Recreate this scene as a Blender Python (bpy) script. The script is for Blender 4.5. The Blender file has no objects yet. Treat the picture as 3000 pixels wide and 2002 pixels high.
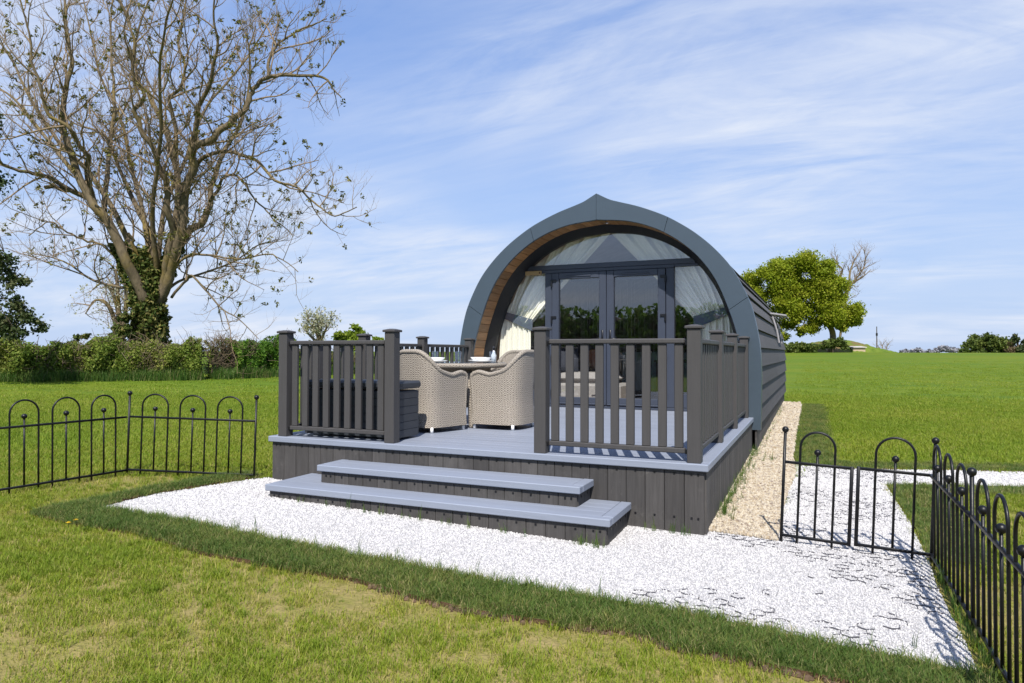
import bpy, bmesh, math, random
import numpy as np
import mathutils, mathutils.geometry
from mathutils import Vector, Matrix, Euler

random.seed(7)
rng = np.random.default_rng(11)
R = math.radians
S = bpy.context.scene
COL = S.collection

# ------------------------------------------------------------------ camera
CAM = np.array([0.7414, -5.3303, 1.3513])
YAW, PITCH, ROLL, FPX = 0.4161, 0.0157, 0.0021, 2012.09
cam_d = bpy.data.cameras.new('camera')
cam_d.sensor_width = 36.0
cam_d.lens = FPX / 3000 * 36
cam_d.clip_start, cam_d.clip_end = 0.05, 4000
cam = bpy.data.objects.new('camera', cam_d)
COL.objects.link(cam)
_cy, _sy = math.cos(YAW), math.sin(YAW)
_r = np.array([_cy, _sy, 0]); _f = np.array([-_sy, _cy, 0]); _u = np.array([0, 0, 1.0])
FW = _f * math.cos(PITCH) + _u * math.sin(PITCH)
U2 = _u * math.cos(PITCH) - _f * math.sin(PITCH)
RT = _r * math.cos(ROLL) + U2 * math.sin(ROLL)
UP = U2 * math.cos(ROLL) - _r * math.sin(ROLL)
cam.matrix_world = Matrix(((RT[0], UP[0], -FW[0], CAM[0]), (RT[1], UP[1], -FW[1], CAM[1]),
                           (RT[2], UP[2], -FW[2], CAM[2]), (0, 0, 0, 1)))
S.camera = cam

# ------------------------------------------------------------------ light
SUN_EL = R(51)
SUN_AZ_DIR = YAW - R(5.0)             # light travels along this heading (from +Y towards -X)
tr = Vector((-math.sin(SUN_AZ_DIR) * math.cos(SUN_EL), math.cos(SUN_AZ_DIR) * math.cos(SUN_EL), -math.sin(SUN_EL)))
sun_d = bpy.data.lights.new('sun', 'SUN')
sun_d.energy = 4.0
sun_d.angle = R(0.53)
sun_d.color = (1.0, 0.955, 0.88)
sun = bpy.data.objects.new('sun', sun_d)
COL.objects.link(sun)
sun.rotation_euler = tr.to_track_quat('-Z', 'Y').to_euler()
sun.location = (6, -12, 20)

W = bpy.data.worlds.new('World'); S.world = W; W.use_nodes = True
nt = W.node_tree; N = nt.nodes; L = nt.links
N.clear()
out = N.new('ShaderNodeOutputWorld'); bg = N.new('ShaderNodeBackground')
sky = N.new('ShaderNodeTexSky'); sky.sky_type = 'NISHITA'; sky.sun_disc = False
sky.sun_elevation = SUN_EL
to_sun = -tr
sky.sun_rotation = math.atan2(to_sun.x, to_sun.y)
sky.altitude = 0; sky.air_density = 1.0; sky.dust_density = 0.6; sky.ozone_density = 3.0
bg.inputs['Strength'].default_value = 0.15
tc = N.new('ShaderNodeTexCoord')
sep = N.new('ShaderNodeSeparateXYZ'); L.new(tc.outputs['Generated'], sep.inputs[0])
def wmath(op, a, b=None, clamp=False):
    m = N.new('ShaderNodeMath'); m.operation = op; m.use_clamp = clamp
    for i, v in enumerate((a, b)):
        if v is None: continue
        if isinstance(v, (int, float)): m.inputs[i].default_value = v
        else: L.new(v, m.inputs[i])
    return m.outputs[0]
zc = wmath('MAXIMUM', sep.outputs[2], 0.0)
zz = wmath('ADD', zc, 0.16)
u_ = wmath('DIVIDE', sep.outputs[0], zz); v_ = wmath('DIVIDE', sep.outputs[1], zz)
cmb = N.new('ShaderNodeCombineXYZ'); L.new(u_, cmb.inputs[0]); L.new(v_, cmb.inputs[1])
def wnoise(scale, rot, sc, detail, rough, dist, off=(0, 0, 0)):
    mp = N.new('ShaderNodeMapping'); mp.inputs['Rotation'].default_value = (0, 0, R(rot))
    mp.inputs['Scale'].default_value = sc; mp.inputs['Location'].default_value = off
    L.new(cmb.outputs[0], mp.inputs[0])
    n = N.new('ShaderNodeTexNoise'); n.inputs['Scale'].default_value = scale
    n.inputs['Detail'].default_value = detail; n.inputs['Roughness'].default_value = rough
    n.inputs['Distortion'].default_value = dist
    L.new(mp.outputs[0], n.inputs['Vector'])
    return n.outputs['Fac']
def wramp(v, a, b):
    m = N.new('ShaderNodeMapRange'); m.interpolation_type = 'SMOOTHSTEP'
    m.inputs['From Min'].default_value = a; m.inputs['From Max'].default_value = b
    L.new(v, m.inputs['Value']); return m.outputs[0]
big = wramp(wnoise(0.42, 20, (1, 1.3, 1), 3, 0.5, 0.5, (1.2, 4.4, 0)), 0.40, 0.62)
streak = wramp(wnoise(1.15, 38, (0.55, 1.7, 1), 8, 0.6, 1.1, (0.2, 3.1, 0)), 0.28, 0.70)
fine = wramp(wnoise(3.6, 44, (0.6, 1.7, 1), 7, 0.66, 0.9), 0.28, 0.78)
cl = wmath('MULTIPLY', wmath('ADD', wmath('MULTIPLY', big, .85), .18), wmath('ADD', wmath('MULTIPLY', streak, 0.72), wmath('MULTIPLY', fine, 0.36)), True)
ms_ = N.new('ShaderNodeMix'); ms_.data_type = 'RGBA'; ms_.inputs['Factor'].default_value = .72
L.new(sky.outputs[0], ms_.inputs['A']); ms_.inputs['B'].default_value = (.80, 1.38, 2.98, 1)
hz = wramp(sep.outputs[2], 0.44, -0.04)
m0 = N.new('ShaderNodeMix'); m0.data_type = 'RGBA'
L.new(wmath('MULTIPLY', hz, 0.88), m0.inputs['Factor']); L.new(ms_.outputs['Result'], m0.inputs['A'])
m0.inputs['B'].default_value = (2.08, 2.62, 3.62, 1)
mx = N.new('ShaderNodeMix'); mx.data_type = 'RGBA'
L.new(wmath('MULTIPLY', cl, 1.0), mx.inputs['Factor']); L.new(m0.outputs['Result'], mx.inputs['A'])
mx.inputs['B'].default_value = (3.1, 3.35, 3.85, 1)
L.new(mx.outputs['Result'], bg.inputs['Color']); L.new(bg.outputs[0], out.inputs[0])

S.view_settings.view_transform = 'Standard'; S.view_settings.look = 'None'
S.view_settings.exposure = 0.75; S.view_settings.gamma = 1
S.render.engine = 'CYCLES'
S.cycles.max_bounces = 8; S.cycles.transparent_max_bounces = 16
S.cycles.diffuse_bounces = 3; S.cycles.glossy_bounces = 3; S.cycles.transmission_bounces = 4
S.cycles.use_denoising = True
S.cycles.sample_clamp_indirect = 6

# ------------------------------------------------------------------ helpers
def sstep(a, b, x):
    t = np.clip((x - a) / (b - a), 0, 1); return t * t * (3 - 2 * t)
def gz(x, y):
    s = -0.028 * (x + .6) + 0.02 * (y + .6)
    d = np.hypot(x + 2, y)
    return -.036 + .2 * np.tanh(s / .2) + 1.25 * sstep(14, 95, d)
def at(x, y, D):
    """point seen at photo pixel (x, y), D metres in front of the camera"""
    return CAM + (RT * (x - 1500) / FPX - UP * (y - 1001) / FPX + FW) * D
def ground_at(x, y):
    d = RT * (x - 1500) / FPX - UP * (y - 1001) / FPX + FW
    z = 0.0
    for _ in range(60):
        p = CAM + d * (z - CAM[2]) / d[2]
        z = .5 * z + .5 * float(gz(p[0], p[1]))
    return p

class MB:
    def __init__(s): s.v = []; s.f = []; s.uv = None
    def add(s, vs, fs):
        o = len(s.v); s.v += [tuple(map(float, p)) for p in vs]; s.f += [tuple(i + o for i in f) for f in fs]
        return s
    def box(s, lo, hi, c=0.0):
        lo = np.array(lo, float); hi = np.array(hi, float)
        if c <= 0:
            vs = [(lo[0] if i & 1 == 0 else hi[0], lo[1] if i & 2 == 0 else hi[1], lo[2] if i & 4 == 0 else hi[2]) for i in range(8)]
            return s.add(vs, [(0, 2, 3, 1), (4, 5, 7, 6), (0, 1, 5, 4), (2, 6, 7, 3), (0, 4, 6, 2), (1, 3, 7, 5)])
        c = min(c, 0.45 * float(min(hi - lo)))
        vs = []; idx = {}
        for i in range(8):
            sg = [1 if i & (1 << k) else 0 for k in range(3)]
            base = [hi[k] if sg[k] else lo[k] for k in range(3)]
            ins = [(-c if sg[k] else c) for k in range(3)]
            for ax in range(3):
                p = [base[k] + (0 if k == ax else ins[k]) for k in range(3)]
                idx[(i, ax)] = len(vs); vs.append(p)
        fs = []
        cen = (lo + hi) / 2
        def face(ids):
            P = [np.array(vs[i]) for i in ids]
            n = np.cross(P[1] - P[0], P[2] - P[0]); m = sum(P) / len(P) - cen
            fs.append(tuple(ids) if np.dot(n, m) > 0 else tuple(reversed(ids)))
        for ax in range(3):
            a, b = [k for k in range(3) if k != ax]
            for sd in (0, 1):
                q = []
                for (sa, sb) in ((0, 0), (1, 0), (1, 1), (0, 1)):
                    q.append(idx[((sd << ax) | (sa << a) | (sb << b), ax)])
                face(q)
        for ax in range(3):
            a, b = [k for k in range(3) if k != ax]
            for sa in (0, 1):
                for sb in (0, 1):
                    i0 = (sa << a) | (sb << b); i1 = i0 | (1 << ax)
                    face([idx[(i0, a)], idx[(i1, a)], idx[(i1, b)], idx[(i0, b)]])
        for i in range(8): face([idx[(i, 0)], idx[(i, 1)], idx[(i, 2)]])
        return s.add(vs, fs)
    def tube(s, pts, rad, n=8, cap=True, closed=False):
        pts = np.array(pts, float); k = len(pts)
        if np.isscalar(rad): rad = np.full(k, rad)
        t = np.gradient(pts, axis=0) if not closed else (np.roll(pts, -1, 0) - np.roll(pts, 1, 0))
        t /= np.linalg.norm(t, axis=1)[:, None] + 1e-12
        ref = np.array([0, 0, 1.0]) if abs(t[0][2]) < .9 else np.array([1.0, 0, 0])
        a = np.cross(t[0], ref); a /= np.linalg.norm(a)
        vs = []
        for i in range(k):
            a = a - t[i] * np.dot(a, t[i]); a /= np.linalg.norm(a) + 1e-12
            b = np.cross(t[i], a)
            for j in range(n):
                th = 2 * math.pi * j / n
                vs.append(pts[i] + (a * math.cos(th) + b * math.sin(th)) * rad[i])
        fs = []
        for i in range(k if closed else k - 1):
            i2 = (i + 1) % k
            for j in range(n):
                fs.append((i * n + j, i * n + (j + 1) % n, i2 * n + (j + 1) % n, i2 * n + j))
        if cap and not closed:
            fs.append(tuple(reversed(range(n)))); fs.append(tuple(range((k - 1) * n, k * n)))
        return s.add(vs, fs)
    def lathe(s, prof, n=24, cen=(0, 0, 0)):
        vs = []; fs = []
        for (r, z) in prof:
            for j in range(n):
                th = 2 * math.pi * j / n
                vs.append((cen[0] + r * math.cos(th), cen[1] + r * math.sin(th), cen[2] + z))
        for i in range(len(prof) - 1):
            for j in range(n):
                fs.append((i * n + j, i * n + (j + 1) % n, (i + 1) * n + (j + 1) % n, (i + 1) * n + j))
        return s.add(vs, fs)
    def ball(s, c, r, n=10, m=7):
        prof = [(max(1e-4, r * math.sin(math.pi * i / m)), -r * math.cos(math.pi * i / m)) for i in range(m + 1)]
        return s.lathe(prof, n, c)
    def mesh(s, name, smooth=False):
        me = bpy.data.meshes.new(name); me.from_pydata(s.v, [], s.f)
        if smooth: me.polygons.foreach_set('use_smooth', [True] * len(me.polygons))
        me.update(); return me

def fast_mesh(name, V, F, tint=None, smooth=False):
    """V (n,3) F (m,k) all faces of k corners"""
    V = np.asarray(V, np.float32); F = np.asarray(F, np.int32)
    me = bpy.data.meshes.new(name)
    me.vertices.add(len(V)); me.vertices.foreach_set('co', V.ravel())
    m, k = F.shape
    me.loops.add(m * k); me.loops.foreach_set('vertex_index', F.ravel())
    me.polygons.add(m); me.polygons.foreach_set('loop_start', np.arange(0, m * k, k, dtype=np.int32))
    if smooth: me.polygons.foreach_set('use_smooth', np.ones(m, bool))
    if tint is not None:
        a = me.attributes.new('tint', 'FLOAT', 'POINT'); a.data.foreach_set('value', np.asarray(tint, np.float32))
    me.update(calc_edges=True)
    return me

def link(name, me, mat, parent=None, loc=(0, 0, 0), rot=None):
    o = bpy.data.objects.new(name, me); COL.objects.link(o)
    if mat is not None and me is not None and len(me.materials) == 0: me.materials.append(mat)
    o.location = loc
    if rot is not None: o.rotation_euler = rot
    if parent is not None: o.parent = parent
    return o
def tag(o, label, cat, group=None):
    o['label'] = label; o['category'] = cat
    if group: o['group'] = group
    return o
def thing(name, label, cat, loc=(0, 0, 0), rotz=0.0, group=None):
    o = bpy.data.objects.new(name, None); COL.objects.link(o)
    o.empty_display_size = 0.1; o.location = loc; o.rotation_euler = (0, 0, rotz)
    return tag(o, label, cat, group)
def struct(o): o['kind'] = 'structure'; return o
def stuff(o): o['kind'] = 'stuff'; return o
_bc = {}
def bpart(name, parent, lo, hi, mat, c=0.003, rot=None):
    """a chamfered box part given by world corners (parent unrotated); mesh data shared between alike pieces"""
    lo = np.array(lo, float); hi = np.array(hi, float)
    d = hi - lo; key = (tuple(np.round(d, 4)), round(c, 4), mat.name)
    me = _bc.get(key)
    if me is None:
        me = MB().box(-d / 2, d / 2, c).mesh(name); me.materials.append(mat); _bc[key] = me
    off = np.array(parent.location) if parent is not None else np.zeros(3)
    while parent is not None and parent.parent is not None:
        parent_ = parent.parent; off = off + np.array(parent_.location)
        if parent_.parent is None: break
    return link(name, me, None, parent, (lo + hi) / 2 - off, rot)
def mpart(name, parent, mb, mat, smooth=False):
    """a part given in world coordinates under an unrotated parent"""
    off = np.zeros(3); p = parent
    while p is not None:
        off += np.array(p.location); p = p.parent
    me = mb.mesh(name, smooth); me.materials.append(mat)
    if any(off): me.transform(Matrix.Translation(Vector(-off)))
    return link(name, me, None, parent)

# ------------------------------------------------------------------ materials
class NB:
    def __init__(s, name):
        s.m = bpy.data.materials.new(name); s.m.use_nodes = True
        s.t = s.m.node_tree; s.N = s.t.nodes; s.L = s.t.links; s.N.clear()
        s.o = s.N.new('ShaderNodeOutputMaterial')
    def n(s, typ, **kw):
        x = s.N.new(typ)
        for k, v in kw.items(): setattr(x, k, v)
        return x
    def setin(s, node, name, v):
        if v is None: return
        if hasattr(v, 'is_linked') or isinstance(v, bpy.types.NodeSocket): s.L.new(v, node.inputs[name])
        elif isinstance(v, (tuple, list)) and len(v) == 3 and node.inputs[name].type == 'RGBA': node.inputs[name].default_value = (*v, 1)
        else: node.inputs[name].default_value = v
    def coord(s, kind='Object', scale=(1, 1, 1), rnd=False, rot=(0, 0, 0)):
        t = s.n('ShaderNodeTexCoord'); mp = s.n('ShaderNodeMapping')
        mp.inputs['Scale'].default_value = scale; mp.inputs['Rotation'].default_value = rot
        if kind == 'World':
            g = s.n('ShaderNodeNewGeometry'); s.L.new(g.outputs['Position'], mp.inputs[0])
        else: s.L.new(t.outputs[kind], mp.inputs[0])
        if rnd:
            oi = s.n('ShaderNodeObjectInfo'); mu = s.n('ShaderNodeMath', operation='MULTIPLY'); mu.inputs[1].default_value = 37.0
            s.L.new(oi.outputs['Random'], mu.inputs[0]); s.L.new(mu.outputs[0], mp.inputs['Location'])
        return mp.outputs[0]
    def noise(s, vec, scale, detail=4, rough=.55, dist=0.0):
        x = s.n('ShaderNodeTexNoise'); s.L.new(vec, x.inputs['Vector'])
        x.inputs['Scale'].default_value = scale; x.inputs['Detail'].default_value = detail
        x.inputs['Roughness'].default_value = rough; x.inputs['Distortion'].default_value = dist
        return x.outputs['Fac']
    def rng(s, v, a, b, c=0.0, d=1.0):
        x = s.n('ShaderNodeMapRange'); s.L.new(v, x.inputs['Value'])
        for k, q in (('From Min', a), ('From Max', b), ('To Min', c), ('To Max', d)): x.inputs[k].default_value = q
        return x.outputs[0]
    def mix(s, f, a, b, mode='MIX'):
        x = s.n('ShaderNodeMix', data_type='RGBA', blend_type=mode)
        s.setin(x, 'Factor', f)
        for k, v in (('A', a), ('B', b)):
            sock = [i for i in x.inputs if i.name == k and i.type == 'RGBA'][0]
            if isinstance(v, bpy.types.NodeSocket): s.L.new(v, sock)
            else: sock.default_value = (*v, 1)
        return [q for q in x.outputs if q.type == 'RGBA'][0]
    def math(s, op, a, b=None):
        x = s.n('ShaderNodeMath', operation=op)
        for i, v in enumerate((a, b)):
            if v is None: continue
            if isinstance(v, bpy.types.NodeSocket): s.L.new(v, x.inputs[i])
            else: x.inputs[i].default_value = v
        return x.outputs[0]
    def orand(s): return s.n('ShaderNodeObjectInfo').outputs['Random']
    def attr(s, name, typ='GEOMETRY'):
        a = s.n('ShaderNodeAttribute'); a.attribute_name = name; a.attribute_type = typ; return a.outputs['Fac']
    def bump(s, h, strength=.3, dist=.01):
        b = s.n('ShaderNodeBump'); b.inputs['Strength'].default_value = strength; b.inputs['Distance'].default_value = dist
        s.L.new(h, b.inputs['Height']); return b.outputs[0]
    def pbsdf(s, color, rough=.6, normal=None, metal=0.0, spec=.5):
        b = s.n('ShaderNodeBsdfPrincipled')
        s.setin(b, 'Base Color', color); s.setin(b, 'Roughness', rough)
        b.inputs['Metallic'].default_value = metal; b.inputs['Specular IOR Level'].default_value = spec
        if normal is not None: s.L.new(normal, b.inputs['Normal'])
        return b
    def done(s, sh):
        s.L.new(sh.outputs[0] if hasattr(sh, 'outputs') else sh, s.o.inputs[0]); return s.m

def mat_plain(name, col, rough=.5, var=.12, metal=0.0, bump=.08, nscale=30, spec=.5):
    b = NB(name); v = b.coord('World')
    n = b.noise(v, nscale, 5); n2 = b.noise(v, nscale * .13, 3)
    c = b.mix(b.rng(n2, .3, .7), tuple(x * (1 - var) for x in col), tuple(x * (1 + var) for x in col))
    return b.done(b.pbsdf(c, b.rng(n, .2, .8, rough * .85, min(1, rough * 1.15)), b.bump(n, bump, .004), metal, spec))

def mat_board(name, col, axis, rough=.7, var=.2, grain=.35, stain=.0, tone=.16, scol=(.25, .235, .22)):
    """stained wood or composite boards: grain along 'axis', each board its own tone"""
    b = NB(name)
    sc = [26, 26, 26]; sc[axis] = 1.3
    v = b.coord('Object', tuple(sc), rnd=True)
    g1 = b.noise(v, 2.2, 6, .62, .4)
    v2 = b.coord('World', (1, 1, 1)); g2 = b.noise(v2, 3.1, 4, .6)
    c = b.mix(b.rng(g1, .3, .72), tuple(x * (1 - var) for x in col), tuple(x * (1 + var) for x in col))
    o = b.rng(b.orand(), 0, 1, 1 - tone, 1 + tone)
    cc = b.n('ShaderNodeCombineColor'); [b.L.new(o, cc.inputs[i]) for i in range(3)]
    c = b.mix(1.0, c, cc.outputs[0], 'MULTIPLY')
    if stain > 0:
        st = b.rng(b.noise(v2, 7.5, 6, .7), .62, .78, 0, stain)
        c = b.mix(st, c, scol)
        st2 = b.rng(b.noise(b.coord('World', (1, 5, 1)), 1.7, 6, .72), .52, .8, 0, stain * .8)
        c = b.mix(st2, c, scol)
    return b.done(b.pbsdf(c, b.rng(g2, .3, .7, rough * .88, min(1, rough * 1.1)), b.bump(g1, grain, .003), 0, .35))

M = {}
M['deck'] = mat_board('deck_paint', (.215, .238, .292), 0, .5, .08, .2, .28, .05, (.30, .33, .38))
M['trim'] = mat_board('deck_trim_paint', (.222, .247, .305), 0, .5, .07, .15, .22, .02, (.30, .33, .38))
M['skirt'] = mat_board('stained_skirt_board', (.056, .052, .050), 2, .75, .22, .5, .28, .2)
M['rail'] = mat_board('composite_railing', (.056, .053, .053), 2, .6, .09, .25, 0, .03)
M['fascia'] = mat_plain('fascia_metal', (.050, .070, .092), .36, .03, 0, .02, 60)
M['frame'] = mat_plain('anthracite_frame', (.042, .050, .072), .35, .04, 0, .02, 60)
M['black'] = mat_plain('black_fitting', (.006, .006, .008), .35, .1, 0, .02)
M['iron'] = mat_plain('black_iron', (.004, .004, .005), .42, .2, 0, .15, 90, .35)
M['frame_shade'] = mat_plain('black_frame_shade', (.010, .010, .013), .5, .1)  # dark frame ring, with the shade of the recess put into its black
M['soffit'] = mat_board('cedar_board', (.36, .18, .075), 1, .5, .3, .4, 0, .25)
M['liner'] = mat_plain('pod_lining', (.62, .60, .56), .8)
M['plastic'] = mat_plain('storage_box_plastic', (.030, .034, .042), .45, .06, 0, .1, 120)
M['white'] = mat_plain('glazed_white', (.78, .78, .78), .18, .02, 0, .0)
M['foot'] = mat_plain('white_foot', (.8, .8, .8), .4, .02)
M['sofa'] = mat_plain('grey_upholstery', (.32, .31, .30), .9, .1, 0, .2, 200)
M['teal'] = mat_plain('pale_teal_cabinet', (.24, .34, .36), .5, .03)
M['dark'] = mat_plain('dark_furniture', (.012, .011, .012), .5, .1)
M['rust'] = mat_plain('terracotta_lamp', (.32, .085, .03), .5, .1)
M['plaque'] = mat_board('pine_plaque', (.42, .28, .13), 0, .6, .15, .2, 0, .02)
M['tie'] = mat_plain('grey_tie_cloth', (.10, .125, .165), .85, .1, 0, .15, 150)
M['navy'] = mat_plain('dark_cushion', (.03, .035, .05), .9, .1)

def mk_cladding():
    b = NB('shingle_cladding'); v = b.coord('World', (1, 1, 1))
    n = b.noise(v, 140, 3, .7); n2 = b.noise(v, 2.2, 4)
    c = b.mix(b.rng(n, .3, .7), (.068, .065, .069), (.106, .102, .107))
    c = b.mix(b.rng(n2, .3, .7, 0, .35), c, (.066, .063, .066))
    o = b.rng(b.orand(), 0, 1, .92, 1.08); cc = b.n('ShaderNodeCombineColor'); [b.L.new(o, cc.inputs[i]) for i in range(3)]
    c = b.mix(1.0, c, cc.outputs[0], 'MULTIPLY')
    return b.done(b.pbsdf(c, .8, b.bump(n, .35, .004), 0, .3))
M['clad'] = mk_cladding()
def mk_glass(name, base, tint=(.82, .86, .88)):
    b = NB(name)
    gl = b.n('ShaderNodeBsdfGlossy'); gl.inputs['Roughness'].default_value = 0.0; gl.inputs['Color'].default_value = (1, 1, 1, 1)
    v = b.coord('World'); wob = b.noise(v, 1.1, 2)
    b.L.new(b.bump(wob, .05, .02), gl.inputs['Normal'])
    tp = b.n('ShaderNodeBsdfTransparent'); tp.inputs['Color'].default_value = (*tint, 1)
    lw = b.n('ShaderNodeLayerWeight'); lw.inputs['Blend'].default_value = .5
    f = b.math('ADD', b.math('MULTIPLY', b.math('POWER', lw.outputs['Facing'], 5.0), .9 - base), base)
    ms = b.n('ShaderNodeMixShader'); b.L.new(f, ms.inputs[0]); b.L.new(tp.outputs[0], ms.inputs[1]); b.L.new(gl.outputs[0], ms.inputs[2])
    return b.done(ms)
M['glass'] = mk_glass('coated_glass', .16, (.99, .99, .99))
M['clear'] = mk_glass('clear_glass', .09, (.93, .95, .96))
def mk_cloth(name, col, transl=.35, alpha=None):
    b = NB(name); v = b.coord('World', (1, 1, 1)); n = b.noise(v, 60, 3)
    c = b.mix(b.rng(n, .3, .7), tuple(x * .93 for x in col), col)
    d = b.n('ShaderNodeBsdfDiffuse'); b.L.new(c, d.inputs[0])
    t = b.n('ShaderNodeBsdfTranslucent'); b.L.new(c, t.inputs[0])
    ms = b.n('ShaderNodeMixShader'); ms.inputs[0].default_value = transl
    b.L.new(d.outputs[0], ms.inputs[1]); b.L.new(t.outputs[0], ms.inputs[2])
    return b.done(ms)
M['curtain'] = mk_cloth('cream_curtain', (.93, .92, .80), .06)
M['string'] = mk_cloth('string_curtain_thread', (.36, .36, .35), .2)
def mk_wicker():
    b = NB('woven_wicker')
    uv = b.n('ShaderNodeUVMap'); uv.uv_map = 'UVMap'
    mp = b.n('ShaderNodeMapping'); b.L.new(uv.outputs[0], mp.inputs[0])
    w1 = b.n('ShaderNodeTexWave', wave_type='BANDS', bands_direction='Y', wave_profile='SIN'); b.L.new(mp.outputs[0], w1.inputs[0])
    w1.inputs['Scale'].default_value = 14; w1.inputs['Distortion'].default_value = 5; w1.inputs['Detail'].default_value = 2
    w2 = b.n('ShaderNodeTexWave', wave_type='BANDS', bands_direction='X', wave_profile='SIN'); b.L.new(mp.outputs[0], w2.inputs[0])
    w2.inputs['Scale'].default_value = 10; w2.inputs['Distortion'].default_value = 5; w2.inputs['Detail'].default_value = 2
    p1 = b.rng(w1.outputs['Fac'], 0, 1, -1, 1); p2 = b.rng(w2.outputs['Fac'], 0, 1, -1, 1)
    h = b.rng(b.math('ADD', b.math('MULTIPLY', p1, p2), b.math('MULTIPLY', p1, .35)), -1.3, 1.3)
    sc = b.n('ShaderNodeMapping'); sc.inputs['Scale'].default_value = (60, 160, 1); b.L.new(uv.outputs[0], sc.inputs[0])
    n = b.noise(sc.outputs[0], 1.0, 3, .6)
    n3 = b.noise(mp.outputs[0], 9, 3)
    c = b.mix(b.rng(n, .3, .7), (.19, .162, .13), (.48, .43, .365))
    c = b.mix(b.rng(n3, .3, .7, 0, .4), c, (.34, .30, .255))
    c = b.mix(b.rng(h, .1, .6), (.12, .098, .078), c)
    return b.done(b.pbsdf(c, .7, b.bump(h, .7, .006), 0, .3))
M['wicker'] = mk_wicker()

# ------------------------------------------------------------------ terrain and lawn
def mk_field():
    b = NB('field_grass'); v = b.coord('World')
    geo = b.n('ShaderNodeNewGeometry')
    vl = b.n('ShaderNodeVectorMath', operation='DISTANCE'); b.L.new(geo.outputs['Position'], vl.inputs[0]); vl.inputs[1].default_value = (-1.2, -2.6, 0)
    d = vl.outputs['Value']
    n1 = b.noise(v, .12, 4, .6); n2 = b.noise(v, 1.1, 5, .65); n3 = b.noise(v, 9.0, 5, .7)
    vs = b.coord('World', (.05, .6, 1), rot=(0, 0, R(8))); n4 = b.noise(vs, 1.3, 4, .6)
    c = b.mix(b.rng(n2, .3, .72), (.100, .146, .010), (.155, .184, .016))
    c = b.mix(b.rng(n1, .36, .60, 0, .8), c, (.088, .15, .012))
    c = b.mix(b.rng(n4, .48, .7, 0, .75), c, (.068, .122, .012))
    c = b.mix(b.rng(b.noise(v, .35, 4, .65), .55, .75, 0, .5), c, (.165, .185, .022))
    c = b.mix(b.rng(n3, .5, .8, 0, .45), c, (.072, .108, .012))
    soil = b.mix(b.rng(n3, .3, .7), (.17, .165, .038), (.27, .21, .09))
    near = b.rng(b.math('ADD', d, b.rng(n2, 0, 1, -1.6, 1.6)), 4.0, 8.5, 1.0, 0.0)
    c = b.mix(near, c, soil)
    h = b.math('ADD', n3, b.noise(v, 40, 3))
    return b.done(b.pbsdf(c, .9, b.bump(h, .5, .05), 0, .1))
M['field'] = mk_field()
rad = np.concatenate([np.linspace(0.05, 24, 64), np.geomspace(25, 2500, 60)])
nth = 160
th = np.linspace(0, 2 * math.pi, nth, endpoint=False)
gx = (-1 + np.outer(rad, np.cos(th))).ravel(); gy = (-1 + np.outer(rad, np.sin(th))).ravel()
GV = np.stack([gx, gy, gz(gx, gy)], 1)
i, j = np.meshgrid(np.arange(len(rad) - 1), np.arange(nth), indexing='ij')
GF = np.stack([i * nth + j, (i + 1) * nth + j, (i + 1) * nth + (j + 1) % nth, i * nth + (j + 1) % nth], -1).reshape(-1, 4)
struct(link('field', fast_mesh('field', GV, GF, smooth=True), M['field']))

# --- gravel areas
WHITE = [(-4.64, -1.53), (-4.69, -1.32), (-4.68, -0.95), (-4.56, -0.55), (-4.48, -0.25), (-4.33, 0.06), (-0.02, 0.06), (-0.02, .17), (.30, .16), (.475, .14),
         (.47, 1.05), (.49, 1.95), (.53, 2.8), (.52, 3.48), (1.15, 3.56), (1.39, 3.67), (2.05, 4.0), (2.95, 4.37), (9, 6.8),
         (9, 5.9), (2.75, 3.42), (1.75, 2.98), (1.40, 2.80), (1.42, 2.1), (1.45, 1.2), (1.44, .1), (1.415, -.45), (1.42, -1.28), (1.41, -1.61),
         (1.1, -1.63), (.6, -1.58), (.17, -1.54), (-.47, -1.55), (-.91, -1.585), (-1.6, -1.57), (-2.5, -1.56), (-3.1, -1.535), (-3.75, -1.49)]
GOLD = [(-.06, .165), (.30, .165), (.47, .145), (.465, 1.05), (.485, 1.95), (.525, 2.8), (.50, 3.5), (.465, 4.0), (.455, 5.5), (.44, 8.2), (.43, 11.3), (.40, 12.4), (-.1, 12.4), (-.1, 4.2), (-.06, 4.1)]
TURF = [(-4.92, -1.88), (-4.37, -1.92), (-3.75, -1.86), (-2.97, -1.98), (-2.33, -1.96), (-1.83, -1.92), (-1.29, -2.0), (-.94, -2.02), (-.47, -1.97), (-.16, -1.90), (.08, -1.95), (.42, -1.96), (.9, -1.98), (1.45, -2.0),
        (1.43, -1.64), (1.1, -1.64), (.6, -1.59), (.17, -1.55), (-.47, -1.56), (-.91, -1.595), (-1.6, -1.58), (-2.5, -1.57), (-3.1, -1.545), (-3.75, -1.5), (-4.66, -1.54),
        (-4.71, -1.32), (-4.70, -.95), (-4.58, -.55), (-4.50, -.25), (-4.40, 0.0), (-4.62, .1), (-4.77, -.2), (-4.87, -.85), (-4.91, -1.26), (-4.95, -1.7)]
TURF2 = [(1.46, .2), (1.47, 1.2), (1.44, 2.1), (1.42, 2.78), (1.76, 2.96), (2.75, 3.40), (6, 4.68), (6, 4.3), (2.8, 3.05), (1.9, 2.6), (1.86, 1.2), (1.85, .2)]
TURF3 = [(.54, 3.52), (1.15, 3.6), (2.05, 4.05), (2.95, 4.42), (6, 5.65), (6, 6.1), (2.9, 4.85), (2.0, 4.45), (1.15, 4.0), (.95, 4.1), (.93, 12.3), (.46, 12.3), (.47, 8.2), (.485, 5.5), (.495, 4.0)]
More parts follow.
